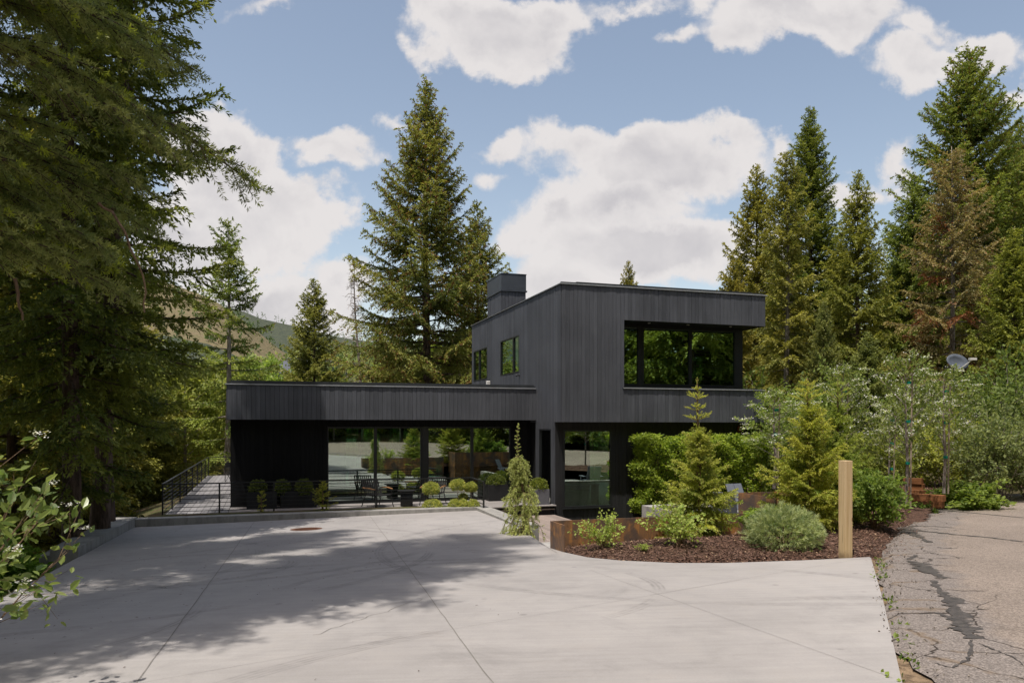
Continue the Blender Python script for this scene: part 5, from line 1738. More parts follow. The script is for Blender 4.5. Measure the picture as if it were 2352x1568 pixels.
# --- leafy slope wood left of the house
mP = bushy(130, 9.0, 2.4, nst=26, nsub=12, leaf=(0.2, 0.16), nl=6, rad=0.18, r0=0.03, trunk=0.12, crown_z=0.25, twigs=3)
asp = add_bush('leafy_tree', 'bright green leafy tree on the slope under the slim open spruce', 'leafy tree', (*at(425, 900, 47)[:2], gh(at(425, 900, 47).x, 47) - 0.1), mP, M_BARKG, F_ASPEN, crown='crown', stem='trunk')
asp.scale = (1.0, 1.0, 0.95)
G_SL = 'leafy trees in the wood on the slope left of the house'
rr = random.Random(77)
for k in range(26):
    Y = rr.uniform(30, 75)
    x = rr.uniform(60, 660) if k < 18 else rr.uniform(640, 1120)
    X = (x - CX) / F * Y
    if to_rb(X, Y)[0] > -5.2 and to_rb(X, Y)[1] < 21: continue
    if 440 < x < 600 and Y < 45: continue
    dup(asp, (X, Y, gh(X, Y) - 0.1), rr.uniform(0, 6), rr.uniform(0.75, 1.25), 'sunlit green leafy tree among others in the wood left of the house', G_SL, rr.choice([(1, 1, 1), (1.15, 1.05, 0.9), (0.85, 1.0, 0.9), (1.1, 1.15, 0.9)]))
G_CS = 'conifers in the wood on the slope left of the house'
for k in range(32):
    Y = rr.uniform(24, 66)
    x = rr.uniform(-60, 520)
    X = (x - CX) / F * Y
    if to_rb(X, Y)[0] > -6.2 and to_rb(X, Y)[1] < 21: continue
    if x > 380 and Y < 52: continue
    src, hs = rr.choice([(firC, hC), (drpT, hG)])
    hh = rr.uniform(7, 13) * (1.4 if x < 330 else 1.0)
    dup(src, (X, Y, gh(X, Y) - 0.1), rr.uniform(0, 6), (hh / hs * rr.uniform(1.1, 1.5),) * 2 + (hh / hs,), 'olive green conifer among others in the wood below the side deck', G_CS, rr.choice([OLIVE, (1.25, 1.15, 0.9), GREEN1, (1.1, 1.1, 0.9)]))
# far wood across the valley: one mass
rng = np.random.default_rng(55)
N_T = 1500
ty = 66 + 300 * rng.random(N_T) ** 1.5; tx = ty * rng.uniform(-0.66, 0.5, N_T)
Ps, Ls, Ts = [], [], []
for x, y in zip(tx, ty):
    zb = gh(x, y); hh = rng.uniform(5, 9.5); con = rng.random() < 0.22
    if con: hh *= 1.25
    n = int(np.clip(9000 / y, 26, 120))
    u = rng.random(n)
    if con: rad = (1 - u) * hh * 0.22; zz = hh * u
    else: rad = hh * 0.33 * np.sqrt(np.clip(1 - (2 * u - 1) ** 2, 0, 1)) * rng.uniform(.6, 1.1, n); zz = hh * (0.2 + 0.8 * u)
    a = rng.uniform(0, 6.28, n)
    Ps.append(np.column_stack([x + rad * np.cos(a), y + rad * np.sin(a), zb + zz])); Ls.append(np.full(n, 0.35 + y / 300)); Ts.append(np.clip((0.08 if con else rng.uniform(0.25, 0.9)) + rng.normal(0, 0.12, n), 0, 0.9))
P = np.concatenate(Ps); n = len(P)
Dd = unit(rng.normal(0, 1, (n, 3)))
V = rhombs(P, Dd, np.concatenate(Ls) * rng.uniform(0.7, 1.4, n), np.concatenate(Ls) * 0.8, rng)
o = link_mesh('far_wood', crown_mesh('far_wood', V, np.concatenate(Ts)), F_WOODFAR); tag(o, kind='stuff')
# specks of conifers on the bare hill
Ps, Ts = [], []
for _ in range(420):
    i = rng.integers(14, 46); j = rng.integers(20, 110)
    q = H1[i, j] + np.array([rng.uniform(-4, 4), rng.uniform(-4, 4), -0.5])
    hh = rng.uniform(5, 12); nq = 22; u = rng.random(nq); a = rng.uniform(0, 6.28, nq)
    Ps.append(np.column_stack([q[0] + (1 - u) * 1.8 * np.cos(a), q[1] + (1 - u) * 1.8 * np.sin(a), q[2] + hh * u]))
i0 = 45
for j in range(30, 108):
    for _ in range(2):
        q = H1[i0, j] + np.array([rng.uniform(-6, 6), rng.uniform(-6, 6), -0.5]); hh = rng.uniform(3, 8) * (rng.random() < 0.6)
        nq = 20; u = rng.random(nq); a = rng.uniform(0, 6.28, nq)
        Ps.append(np.column_stack([q[0] + (1 - u) * 1.5 * np.cos(a), q[1] + (1 - u) * 1.5 * np.sin(a), q[2] + hh * u]))
for j in range(15, 140):
    for _ in range(5):
        q = H2[i0, j] + np.array([rng.uniform(-14, 14), rng.uniform(-14, 14), -1]); hh = rng.uniform(6, 14); nq = 14; u = rng.random(nq); a = rng.uniform(0, 6.28, nq)
        Ps.append(np.column_stack([q[0] + (1 - u) * 3 * np.cos(a), q[1] + (1 - u) * 3 * np.sin(a), q[2] + hh * u]))
P = np.concatenate(Ps); n = len(P)
V = rhombs(P, unit(rng.normal(0, 1, (n, 3)) + np.array([0, 0, .5])), rng.uniform(1.5, 3.2, n), 1.5, rng)
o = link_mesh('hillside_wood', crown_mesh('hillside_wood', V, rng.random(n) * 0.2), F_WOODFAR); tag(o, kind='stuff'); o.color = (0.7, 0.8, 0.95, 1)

# --- house far down the valley
p = at(655, 862, 92)
fh = thing('chalet', 'distant timber chalet with grey roof glimpsed between the trees', 'house', (-25.6, 92, gh(p.x, 92) - 0.2), -0.2)
zt = p.z - gh(p.x, 92) + 0.3
MB().box((-2.5, 0, 0), (2.5, 8, zt)).build('wall', M_WOODIN, fh)
m = MB(); m.add([(-3.2, -0.8, zt), (3.2, -0.8, zt), (3.2, 4, zt + 2.4), (-3.2, 4, zt + 2.4), (3.2, 8.8, zt), (-3.2, 8.8, zt), (-3.2, -0.8, zt - 0.25), (3.2, -0.8, zt - 0.25), (3.2, 8.8, zt - 0.25), (-3.2, 8.8, zt - 0.25)],
                [[0, 1, 2, 3], [3, 2, 4, 5], [6, 7, 1, 0], [8, 9, 5, 4], [0, 3, 5, 9, 6], [1, 7, 8, 4, 2], [6, 9, 8, 7]])
m.build('roof', plain('slate_roof', (0.09, 0.095, 0.11), 0.6, 0.3, 0, 0.2, 2), fh)
m = MB()
for q in (-2.2, 2.2): m.box((q - 0.15, -0.7, zt - 3), (q + 0.15, -0.4, zt - 0.26)).bar((q, -0.55, zt - 1.6), (q + 0.9, -0.55, zt - 0.3), 0.15).bar((q, -0.55, zt - 1.6), (q - 0.9, -0.55, zt - 0.3), 0.15)
m.build('porch_frame', M_WOODIN, fh)

# --- trees behind the lens, mirrored in the glass and lining the road
G_RF = 'conifers across the road mirrored in the windows'
for k, (x, y, hh) in enumerate(((-26, -9, 19), (-19, -16, 24), (-12, -21, 26), (-6, -17, 20), (0, -22, 25), (5, -16, 21), (10, -21, 26), (16, -15, 20), (21, -19, 25), (27, -12, 22), (32, -4, 22), (-32, -3, 22), (-30, -20, 27), (13, -30, 28), (-8, -32, 29), (24, -30, 28), (36, 8, 22), (20, 6, 21), (24, 12, 24), (29, 3, 25), (33, 13, 26), (25, -4, 23), (38, 1, 27), (28, 19, 25), (41, 10, 28), (17, -2, 17), (21, 0, 20), (8, -12, 15), (3, -15, 16), (-2, -14, 15))):
    src, hs = ((drpT, hG), (firC, hC), (spire, hD))[k % 3]
    w = (1.15, 1.2, 1.35)[k % 3]
    dup(src, (x, y, gh(x, y) - 0.1), k * 1.3, (hh / hs * w, hh / hs * w, hh / hs), 'tall conifer across the road from the house, seen mirrored in its glass', G_RF, (1.25, 1.3, 1.0))
for k, (x, y) in enumerate(((-15, -11), (-9, -12), (-3, -11.5), (3, -12), (9, -10), (14, -8), (19, -6), (7, -7.5), (11, -6.5), (5, -9), (16, 1), (15, -5), (0, -9), (12, -11), (18, 3))):
    dup(asp, (x, y, gh(x, y) - 0.1), k * 0.9, 0.55 + 0.1 * (k % 3), 'leafy young tree at the far roadside, seen mirrored in the glass', 'roadside leafy trees mirrored in the windows', (1.1, 1.15, 1.0))

# ------------------------------------------------------------------ garden plants
def sapling(seed, H, R, **k):
    kw = dict(cb=0.03, pw=0.95, whorl=0.16 * H / 2.6, nb=5, pitch=(0.0, 0.85), droop=0.22, upturn=0.2, tw=0.085, lt=0.42, sp=0.017, sl=0.042, sw=0.0155, gap=0.06, jit=0.4, hang=0.18, trunk_r=0.03, tipn=0.12, spread=0.6, per=3, limb=0.5, plume=False)
    kw.update(k)
    return conifer(seed, H, R, **kw)


b = at(1601.5, 1202, 14.0)
zb = bed_z(b.x, 14.0)
Hs = at(1592, 866, 14.0).z - zb
def leader_sapling(seed, H, R, low=0.72, tiers=((0.74, 0.30), (0.80, 0.24), (0.87, 0.26), (0.93, 0.10)), **k):
    """young spruce: full skirts below, a nearly bare leader with a few upswept tiers above"""
    tm, cm = sapling(seed, H * low, R, **k)
    r_ = np.random.default_rng(seed + 1)
    w_ = MB(); Vx, Tx = [], []
    w_.tube([(0, 0, H * low * 0.5), (0.01, 0, H * low), (0.0, 0.01, H * 0.9), (0.008, 0, H)], [0.022, 0.018, 0.011, 0.006], 6)
    for f, L in tiers:
        for q in range(5):
            az = q * 1.2566 + f * 40 + r_.normal(0, 0.2); Lq = L * R * r_.uniform(0.75, 1.15)
            dd = unit(np.array([math.cos(az), math.sin(az), r_.uniform(0.35, 0.8)])); b0 = np.array([0, 0, H * f])
            w_.tube([b0, b0 + dd * Lq], [0.007, 0.003], 4, cap=False)
            Vx.append(brush(r_, b0 + dd * Lq * 0.1, dd, Lq * 0.9, int(30 + 260 * Lq), 0.022, 0.009)); Tx.append(r_.uniform(0.2, 0.97, int(30 + 260 * Lq)))
            if Lq > 0.12:
                for sgn in (1, -1):
                    d3 = unit(dd + sgn * 0.8 * np.array([-math.sin(az), math.cos(az), 0])); Vx.append(brush(r_, b0 + dd * Lq * 0.45, d3, Lq * 0.45, 50, 0.022, 0.009)); Tx.append(r_.uniform(0.2, 0.97, 50))
    for _ in range(26):
        z = H * r_.uniform(low, 1.0); az = r_.uniform(0, 6.28)
        Vx.append(brush(r_, (0, 0, z), (math.cos(az), math.sin(az), 0.7), 0.03, 12, 0.018, 0.008)); Tx.append(r_.uniform(0.4, 1, 12))
    nv = len(cm.vertices); A = np.empty(nv * 3, np.float32); cm.vertices.foreach_get('co', A)
    T0 = np.empty(len(cm.polygons), np.float32); cm.attributes['tint'].data.foreach_get('value', T0)
    cm2 = crown_mesh('crown', np.concatenate([A.reshape(-1, 3)] + Vx), np.concatenate([T0] + Tx))
    n0 = [tuple(v.co) for v in tm.vertices]; f0 = [list(q.vertices) for q in tm.polygons]
    w_.add(n0, f0)
    return w_.mesh('trunk', True), cm2


mS = leader_sapling(201, Hs, 1.0, pw=0.8, jit=0.4, whorl=0.16, nb=6, pitch=(-0.1, 0.55))
sap = add_tree('young_spruce', 'young spruce with a long thin leader in front of the corten edging and hedge', 'spruce tree', (b.x, 14.0, zb - 0.02), mS, M_TWIG, F_SAP)
b = at(1854, 1187, 14.3); zb = bed_z(b.x, 14.3)
Hs2 = at(1848, 865, 14.3).z - zb
mS2 = leader_sapling(202, Hs2, 1.12, 0.84, ((0.85, 0.36), (0.9, 0.26), (0.95, 0.2)), pw=0.8, jit=0.4, nb=6)
sap2 = add_tree('young_spruce', 'fuller young spruce left of the timber post', 'spruce tree', (b.x, 14.3, zb - 0.02), mS2, M_TWIG, F_SAP, tint=(1.05, 1.03, .9))
b = at(1925, 1180, 15.6); zb = bed_z(b.x, 15.6)
Hs3 = at(1921, 868, 15.6).z - zb
dup(sap2, (b.x, 15.6, zb - 0.02), 2.0, (0.85, 0.85, Hs3 / Hs2), 'young spruce right behind the fuller one, tied to a stake', None, (0.8, 0.9, 0.85))

# weeping spruce at the boardwalk
p = at(1196, 1262, 16.1)
hw_ = at(1196, 978, 16.1).z - 0.15
rng = np.random.default_rng(61)
wp = thing('weeping_spruce', 'narrow weeping spruce with drooping skirts beside the boardwalk', 'spruce tree', (p.x, 16.1, 0.15))
m = MB(); m.tube([(0.07 * math.sin(z * 2.2), 0.02 * math.cos(z * 3), z) for z in np.linspace(0, hw_, 14)], list(np.linspace(0.035, 0.006, 14)), 7)
Vs, Ts = [], []
tiers = [(0.16, 0.42), (0.3, 0.5), (0.46, 0.52), (0.60, 0.50), (0.8, 0.40), (0.98, 0.36), (1.1, 0.44), (1.25, 0.34), (1.42, 0.18), (1.52, 0.16), (1.64, 0.22), (1.78, 0.2), (1.88, 0.12)]
for (z, rad) in tiers:
    z = z * hw_ / 2.55
    for k in range(9):
        az = rng.uniform(0, 6.28); L = 0.84 * rad * rng.uniform(0.7, 1.15) * hw_ / 2.55
        hd = np.array([math.cos(az), math.sin(az), 0])
        t = np.linspace(0, 1, 9)
        ax = hd * (L * np.sin(t * 1.5))[:, None]; ax[:, 2] = z + 0.14 * L * np.sin(t * 3) - 0.95 * L * t ** 2.2
        ax[:, 0] += 0.07 * math.sin(z * 2.2)
        m.tube(list(ax), list(np.linspace(0.009, 0.003, 9)), 4, cap=False)
        for q in range(15):
            f = rng.uniform(0.15, 1); pb = np.array([np.interp(f, t, ax[:, i]) for i in range(3)])
            dd = unit(hd * rng.uniform(0.0, 0.5) + rng.normal(0, 0.35, 3) + np.array([0, 0, -0.75])); tl = rng.uniform(0.06, 0.17)
            nn = 26
            s = rng.random(nn)
            Pn = pb + dd * (tl * s)[:, None]
            Dn = unit(dd + rng.normal(0, 0.75, (nn, 3)))
            Vs.append(rhombs(Pn, Dn, 0.034 * rng.uniform(0.7, 1.2, nn), 0.009, rng)); Ts.append(np.clip(rng.uniform(0.3, 0.8) + rng.normal(0, 0.12, nn) + 0.25 * (s > 0.8), 0, 1))
for k in [q_ for q_ in range(46) if (q_ % 6) < 3 or q_ > 41]:       # upright leader with short curled side shoots
    z = hw_ * (0.74 + 0.26 * k / 46); az = k * 2.4; L = 0.03 + 0.05 * (1 - k / 46) + (0.05 if k > 43 else 0)
    dd = unit(np.array([math.cos(az), math.sin(az), 0.35 + (1.2 if k > 42 else 0)])); nn = 22; s = rng.random(nn)
    Vs.append(rhombs(np.array([0.07 * math.sin(z * 2.2), 0, z]) + dd * (L * s)[:, None], unit(dd + rng.normal(0, 0.7, (nn, 3))), 0.028, 0.008, rng)); Ts.append(np.clip(rng.normal(0.6, 0.15, nn), 0, 1))
m.build('trunk', M_TWIG, wp, True)
link_mesh('foliage', crown_mesh('foliage', np.concatenate(Vs), np.concatenate(Ts)), F_WEEP, wp)

# mugo pine and other ball shaped plants
b = at(1800, 1250, 12.35); zb = bed_z(b.x, 12.35)
mg = thing('mugo_pine', 'low round grey green mugo pine in the mulch by the drive', 'pine shrub', (b.x, 12.35, zb))
link_mesh('foliage', needle_ball(71, 0.57, 0.5, 0.42, 1900, 0.085, 0.0075, 0.45, 0.20, 12, 0.42, 0.4, -0.62), F_MUGO, mg)
m = MB()
for k in range(16):
    a = k * 2.4; m.tube([(0, 0, 0), (0.2 * math.cos(a), 0.2 * math.sin(a), 0.12), (0.42 * math.cos(a), 0.38 * math.sin(a), 0.2 + 0.1 * (k % 3))], [0.018, 0.012, 0.006], 5, cap=False)
m.build('stems', M_TWIG, mg)


def ball(name, label, loc, rx, rz, mat, seed, trunk=0.0, n=700, ll=0.035, lw=0.012, group=None, cat='shrub', ry=None, zmin=-0.85, per=7):
    t = thing(name, label, cat, loc, 0, group)
    link_mesh('foliage', needle_ball(seed, rx, ry or rx, rz, n, ll, lw, 0.3, trunk + rz * (0.8 if trunk else 0.5), per, 0.7, 0.2, zmin), mat, t)
    MB().tube([(0, 0, -0.02), (0.012, 0, trunk * 0.5), (0, 0, trunk + rz * 0.4)], [0.02, 0.016, 0.012], 6).build('stem', M_BARKG, t)
    return t


SOILZ = 0.11
for i, (x, y, rr_, lb, base) in enumerate(((989.5, 1122, 0.25, 'globe topiary on a thin stem, standing alone left of the pair', 1160), (1051, 1114, 0.225, 'globe topiary on a thin stem, taller one of the pair by the railing corner', 1160), (1081.5, 1119, 0.195, 'globe topiary nearest the railing corner', 1160))):
    Yq = 23.55 + 0.1 * i
    q = at(x, y, Yq)
    ball('globe_topiary', lb, (q.x, Yq, SOILZ), rr_, rr_ * 0.78, F_TOPI, 300 + i, q.z - SOILZ - rr_ * 0.62, 900, 0.045, 0.012, 'globe topiaries behind the kerb', 'topiary')
q = at(1064, 1141, 23.9); ball('globe_topiary', 'smallest globe topiary, low between the railing corner pair', (q.x, 23.9, SOILZ), 0.14, 0.11, F_TOPI, 310, q.z - SOILZ - 0.09, 450, 0.04, 0.012, 'globe topiaries behind the kerb', 'topiary')
for i, (x, rr_, lb) in enumerate(((994, 0.28, 'low mound of clipped pine under the lone globe topiary'), (1044, 0.17, 'low pine mound at the left under the topiary pair'), (1063, 0.17, 'middle low pine mound under the topiary pair'), (1086, 0.18, 'low pine mound next to the railing corner'))):
    q = at(x, 1150, 23.25)
    ball('pine_mound', lb, (q.x, 23.2, SOILZ), rr_, 0.17, F_TOPI, 320 + i, 0, 600, 0.05, 0.012, 'low pine mounds behind the kerb')
for i, (x, rr_, lb) in enumerate(((595, 0.27, 'dark clipped box ball at the wing corner end of the planters'), (647, 0.26, 'middle dark clipped box ball in the black planters'), (694, 0.28, 'dark clipped box ball nearest the first glass door'))):
    q = at(x, 1100, 24.4)
    ball('box_ball', lb, (q.x, 24.3 + 0.15 * i, 0.50), rr_, 0.26, F_BOX, 330 + i, 0, 800, 0.035, 0.022, 'box balls in the black planters')
pl = hw(8.75, 0.2, 0.53); ball('box_ball', 'dark clipped box in the square black tub by the door', (pl.x, pl.y, pl.z), 0.33, 0.24, F_BOX, 341, 0, 900, 0.035, 0.022)
pl = hw(9.72, -1.45, 0.47); ball('box_ball', 'sunlit clipped box mound in the pale grey planter', (pl.x, pl.y, pl.z), 0.3, 0.26, F_BOX, 342, 0, 900, 0.035, 0.022)
sunlit_box = [c for c in bpy.data.objects if c.name.startswith('box_ball') and 'pale grey' in c.get('label', '')][0]
for c in sunlit_box.children:
    if c.name.startswith('foliage'): c.color = (1.5, 1.4, 1.1, 1)  # sunlight on this mound put in as a brighter leaf colour

# bare spruce seedlings in the planting strip
for i, (x, yt, yb, lb) in enumerate(((600.5, 1128, 1178, 'smaller sparse spruce seedling poking up behind the kerb'), (741, 1108, 1174, 'wider sparse spruce seedling poking up behind the kerb'))):
    q = at(x, yb, 22.3 + i * .5); Hq = at(x, yt, 22.3 + .5 * i).z - SOILZ
    mm = sapling(220 + i, Hq, 0.22 + 0.24 * i, whorl=0.11, nb=3 + i, pw=0.6, tw=0.09, lt=0.3, gap=0.2, per=2, sl=0.03, pitch=(0.1, 0.9))
    add_tree('spruce_seedling', lb, 'seedling', (q.x, 22.3 + i * .5, SOILZ), mm, M_TWIG, F_SAP, tint=(1.0, 0.95, 0.7), group='spruce seedlings behind the kerb')

# hedge behind the patio wall
rng = np.random.default_rng(81)
hq = to_rb(*at(1482, 1000, 24.9)[:2])
hg = thing('hedge', 'tall bright green beech hedge against the dark lower wall', 'hedge', hw(hq[0], hq[1], PZ - 0.7), HA)
HL, HD, HT = 6.6, 1.0, 2.92
n = 30000
Pq = np.column_stack([rng.uniform(0, HL, n), rng.uniform(0, HD, n), rng.uniform(0.1, 1, n) ** 0.9 * HT])
side_ = rng.integers(0, 10, n)
Pq[side_ < 5, 1] = np.abs(rng.normal(0, 0.10, (side_ < 5).sum()))
Pq[side_ == 5, 0] = np.abs(rng.normal(0, 0.10, (side_ == 5).sum()))
Pq[side_ == 6, 2] = HT - np.abs(rng.normal(0, 0.1, (side_ == 6).sum()))
lump = 0.16 * np.sin(Pq[:, 0] * 3.1 + 1) * np.sin(Pq[:, 2] * 3.7) + 0.10 * np.sin(Pq[:, 0] * 8 + Pq[:, 2] * 5)
Pq[:, 1] += lump; Pq[:, 2] += 0.08 * np.sin(Pq[:, 0] * 4.3) + 0.06 * np.sin(Pq[:, 0] * 11)
Pq[:, 0] += 0.1 * np.sin(Pq[:, 2] * 6) + 0.06 * np.sin(Pq[:, 2] * 15)
Dq = unit(np.column_stack([rng.normal(0, 0.7, n), rng.normal(-0.5, 0.5, n), rng.normal(0.15, 0.45, n)]))
sc = rng.uniform(0.6, 1.25, n)
V = rhombs(Pq, Dq, 0.095 * sc, 0.055 * sc, rng, np.cross(Dq, np.array([0, -0.5, 1.0]) + rng.normal(0, 0.45, (n, 3))), 0.15)
link_mesh('foliage', crown_mesh('foliage', V, np.clip(rng.random(n) * 0.8 + 0.1 * np.sin(Pq[:, 0] * 5), 0, 1)), F_HEDGE, hg)
m = MB()
for k in range(22):
    x = HL * (k + 0.5) / 22; m.tube([(x, 0.5, -0.3), (x + 0.05, 0.45, 1.0), (x - 0.03, 0.5, 2.2)], [0.03, 0.022, 0.008], 5)
for k in range(110):
    x, z = rng.uniform(0.1, HL - .1), rng.uniform(0.3, 2.2); m.tube([(x, 0.5, z), (x + rng.normal(0, .2), rng.uniform(-0.1, 0.5), z + 0.3)], [0.012, 0.004], 4, cap=False)
m.build('stems', M_TWIG, hg)

# flowering small trees with stakes
mFl = bushy(90, 3.2, 0.95, nst=24, nsub=7, leaf=(0.08, 0.045), nl=4, rad=0.05, r0=0.011, trunk=0.045, crown_z=0.32, flowers=0.30, fl=(0.038, 22), twigs=3)
G_FL = 'white flowering young trees along the bed'
fls = [(2081, 1137, 822, 18.0, 'white flowering young tree nearest the rusted timbers, with green ties', 0.9), (2168, 1131, 852, 19.0, 'white flowering young tree at the road bend by the grey leaved shrub', 0.95),
       (1778, 1120, 905, 19.3, 'white flowering tree spreading past the end of the parapet', 1.0), (2044, 1120, 930, 20.2, 'smaller white flowering tree behind the one with green ties', 0.8), (1935, 1110, 850, 20.5, 'white flowering tree behind the staked young spruce', 1.0)]
fl0 = None
for x, yb, yt, Y, lb, wx in fls:
    q = at(x, yb, Y); zb = min(q.z, 1.2) if poly_dist(np.array([[q.x, Y]]))[0] < 0 else bed_z(q.x, Y)
    Hq = at(x, yt, Y).z - zb
    if fl0 is None:
        fl0 = add_bush('flowering_tree', lb, 'flowering tree', (q.x, Y, zb - 0.02), mFl, M_BARKG, F_FLOWTREE, 0, (wx, wx, Hq / 3.2), G_FL, crown='crown', stem='trunk')
    else:
        dup(fl0, (q.x, Y, zb - 0.02), x, (wx, wx, Hq / 3.2), lb, G_FL, (1, 1, 1) if x != 1778 else (1.1, 1.15, 1))
    st = thing('tree_stake', {2081: 'pale stake tied to the flowering tree by the rusted timbers', 2168: 'pale stake tied to the flowering tree at the road bend', 1778: 'pale stake in the flowering tree by the parapet end', 2044: 'short pale stake behind the flowering tree with green ties', 1935: 'pale stake rising behind the staked young spruce'}[x], 'stake', (q.x + 0.07, Y - 0.06, zb - 0.02), 0, 'stakes tied to the young trees')
    MB().tube([(0, 0, 0), (0.02, 0, Hq * 0.5), (0.05, 0, Hq * 0.9)], [0.022, 0.02, 0.017], 7).build('pole', M_STAKE, st)
    for f in (0.3, 0.58, 0.84):
        MB().tube([(-0.06 + 0.05 * f, 0.03, Hq * f - 0.03), (-0.06 + 0.05 * f, 0.03, Hq * f + 0.03)], 0.05, 8).build('tie', M_TIE, st)

# shrubs
mSh = bushy(95, 1.0, 0.62, nst=22, nsub=9, leaf=(0.075, 0.045), nl=6, rad=0.035, r0=0.008, twigs=3, zlow=0.2, oval=True)
def shrub_at(name, lb, cat, x, yb, Y, w, h, mat=F_LEAF, tint=None, src=None, zfun=None, rot=0.0, group=None):
    q = at(x, yb, Y)
    dd_ = poly_dist(np.array([[q.x, Y]]))[0]
    zb = bed_z(q.x, Y) if dd_ > 0 else gh(q.x, Y)
    if src is None:
        return add_bush(name, lb, cat, (q.x, Y, zb - 0.02), mSh, M_TWIG, mat, rot, (w / 0.62, w / 0.62, h), group, tint)
    return dup(src, (q.x, Y, zb - 0.02), rot, (w / 0.62, w / 0.62, h), lb, group, tint)


lau = shrub_at('leafy_shrub', 'dark green leafy shrub right behind the timber post', 'shrub', 2010, 1200, 14.6, 0.62, 0.95)
shrub_at('leafy_shrub', 'low leafy shrub peeping out behind the mugo pine', 'shrub', 1765, 1215, 13.0, 0.55, 0.42, tint=(1.15, 1.15, .9), src=lau, rot=1)
shrub_at('leafy_shrub', 'wide green shrub at the road bend under the flowering tree', 'shrub', 2225, 1128, 19.3, 1.0, 0.95, tint=(1.1, 1.05, 1), src=lau, rot=2)
shrub_at('leafy_shrub', 'small green shrub in front of the rusted timbers', 'shrub', 2118, 1136, 18.4, 0.4, 0.55, tint=(0.8, 0.85, .8), src=lau, rot=3)
shrub_at('leafy_shrub', 'green shrub under the staked young spruces', 'shrub', 1965, 1190, 16.0, 0.8, 1.0, tint=(.95, 1, .9), src=lau, rot=4)
mGr = bushy(96, 2.6, 1.5, nst=30, nsub=12, leaf=(0.10, 0.06), nl=5, rad=0.06, r0=0.014, twigs=4, zlow=0.3)
q = at(2290, 1110, 21.5)
gsh = add_bush('tall_shrub', 'tall grey green shrub with bare pale twigs at the right edge by the road', 'shrub', (q.x, 21.5, gh(q.x, 21.5)), mGr, M_BARKG, F_GREYLEAF)
for x, Y, s, lb, tn in ((2375, 22.5, 1.1, 'tall grey green shrub half cut off at the right edge', (1, 1, 1)), (2180, 24, 1.05, 'tall yellow green shrub behind the road bend tree', (1.5, 1.35, .7)), (2020, 24, 0.95, 'tall green shrub behind the smaller flowering tree', (1.25, 1.2, .7)),
                        (1850, 26, 1.2, 'leafy thicket behind the young spruces', (.95, 1.05, .65)), (1740, 29, 1.6, 'leafy thicket at the right end of the house', (.9, 1.0, .6)), (2090, 30, 1.6, 'leafy thicket beside the satellite dish', (.9, 1.0, .6)), (1930, 32, 1.7, 'leafy thicket under the rounded grey green fir', (.9, 1.0, .6)), (2330, 30, 1.8, 'leafy thicket in shade behind the tall grey green shrub', (.8, .9, .6))):
    X = (x - CX) / F * Y
    dup(gsh, (X, Y, gh(X, Y) - 0.1), x * 0.7, s, lb, None, tn)
mGo = bushy(97, 0.55, 0.45, nst=13, nsub=8, leaf=(0.04, 0.034), nl=3, rad=0.02, r0=0.006, twigs=3, zlow=0.3, outer=0.2)
q = at(1385, 1245, 12.9); gos = add_bush('currant_bush', 'pale green twiggy currant bush beside the corten edging corner', 'shrub', (q.x, 12.9, bed_z(q.x, 12.9)), mGo, M_TWIG, F_GOOSE, 0, (1.05, 1.05, 1.0))
q = at(1560, 1262, 12.5); dup(gos, (q.x, 12.5, bed_z(q.x, 12.5)), 2.1, (1.35, 1.35, 1.15), 'larger pale green currant bush in front of the young spruce', None, (1, 1, 1))
q = at(1480, 1270, 12.2); dup(gos, (q.x, 12.3, bed_z(q.x, 12.3)), 4, (0.35, .35, .2), 'tiny currant shoot low in the mulch between the two bushes', None, (1, 1, 1))

# large leaved shrub close at the left edge
mLf = bushy(98, 2.25, 1.05, nst=24, nsub=8, leaf=(0.075, 0.042), nl=3, rad=0.035, oval=True, r0=0.010, twigs=3, zlow=0.25, flowers=0.16, fl=(0.016, 26), outer=0.55, tb=0.1, tj=0.7)
add_bush('viburnum_bush', 'near glossy leaved shrub with pale flower buds at the left edge', 'shrub', (-3.75, 4.7, 0.42), mLf, M_TWIG, F_NEARLEAF, 0.4)
for k, (x, y, s, lb) in enumerate(((-8.3, 12.4, 1.0, 'low green undergrowth bush by the left end of the kerb'), (-7.6, 10.3, 0.8, 'low undergrowth bush at the left edge of the drive'), (-9.3, 13.6, 1.2, 'undergrowth bush at the foot of the thick straight trunk'), (-8.4, 9.2, 1.3, 'undergrowth bush in the shade left of the drive'), (-10.2, 15.2, 1.3, 'undergrowth bush between the two dark trunks'))):
    dup(lau, (x, y, gh(x, y)), k, (s * 1.2, s * 1.2, s * 0.9), lb, None, (0.95, 1.1, .8))

# rusted timbers at the road bend
tm = thing('timber_steps', 'stack of orange rusted timbers stepping up beside the road bend', 'steps', (0, 0, 0))
rt = random.Random(3)
for (xa, ya, Ya), (xb, yb_, Yb), rows in (((2092, 1133, 19.0), (2172, 1133, 18.4), 2), ((2078, 1121, 20.2), (2132, 1121, 19.7), 2), ((2070, 1112, 21.2), (2112, 1112, 20.9), 3)):
    a, b = at(xa, ya, Ya), at(xb, yb_, Yb); a.z = b.z = bed_z(b.x, Yb) - 0.05
    for k in range(rows):
        e = Vector((rt.uniform(-.12, .12), 0, 0)); dz = Vector((0, 0, 0.09 + 0.155 * k))
        MB().bar(a + dz + e, b + dz + e, 0.2, 0.15, tint=rt.random()).build('timber', M_RUSTTIMBER, tm)

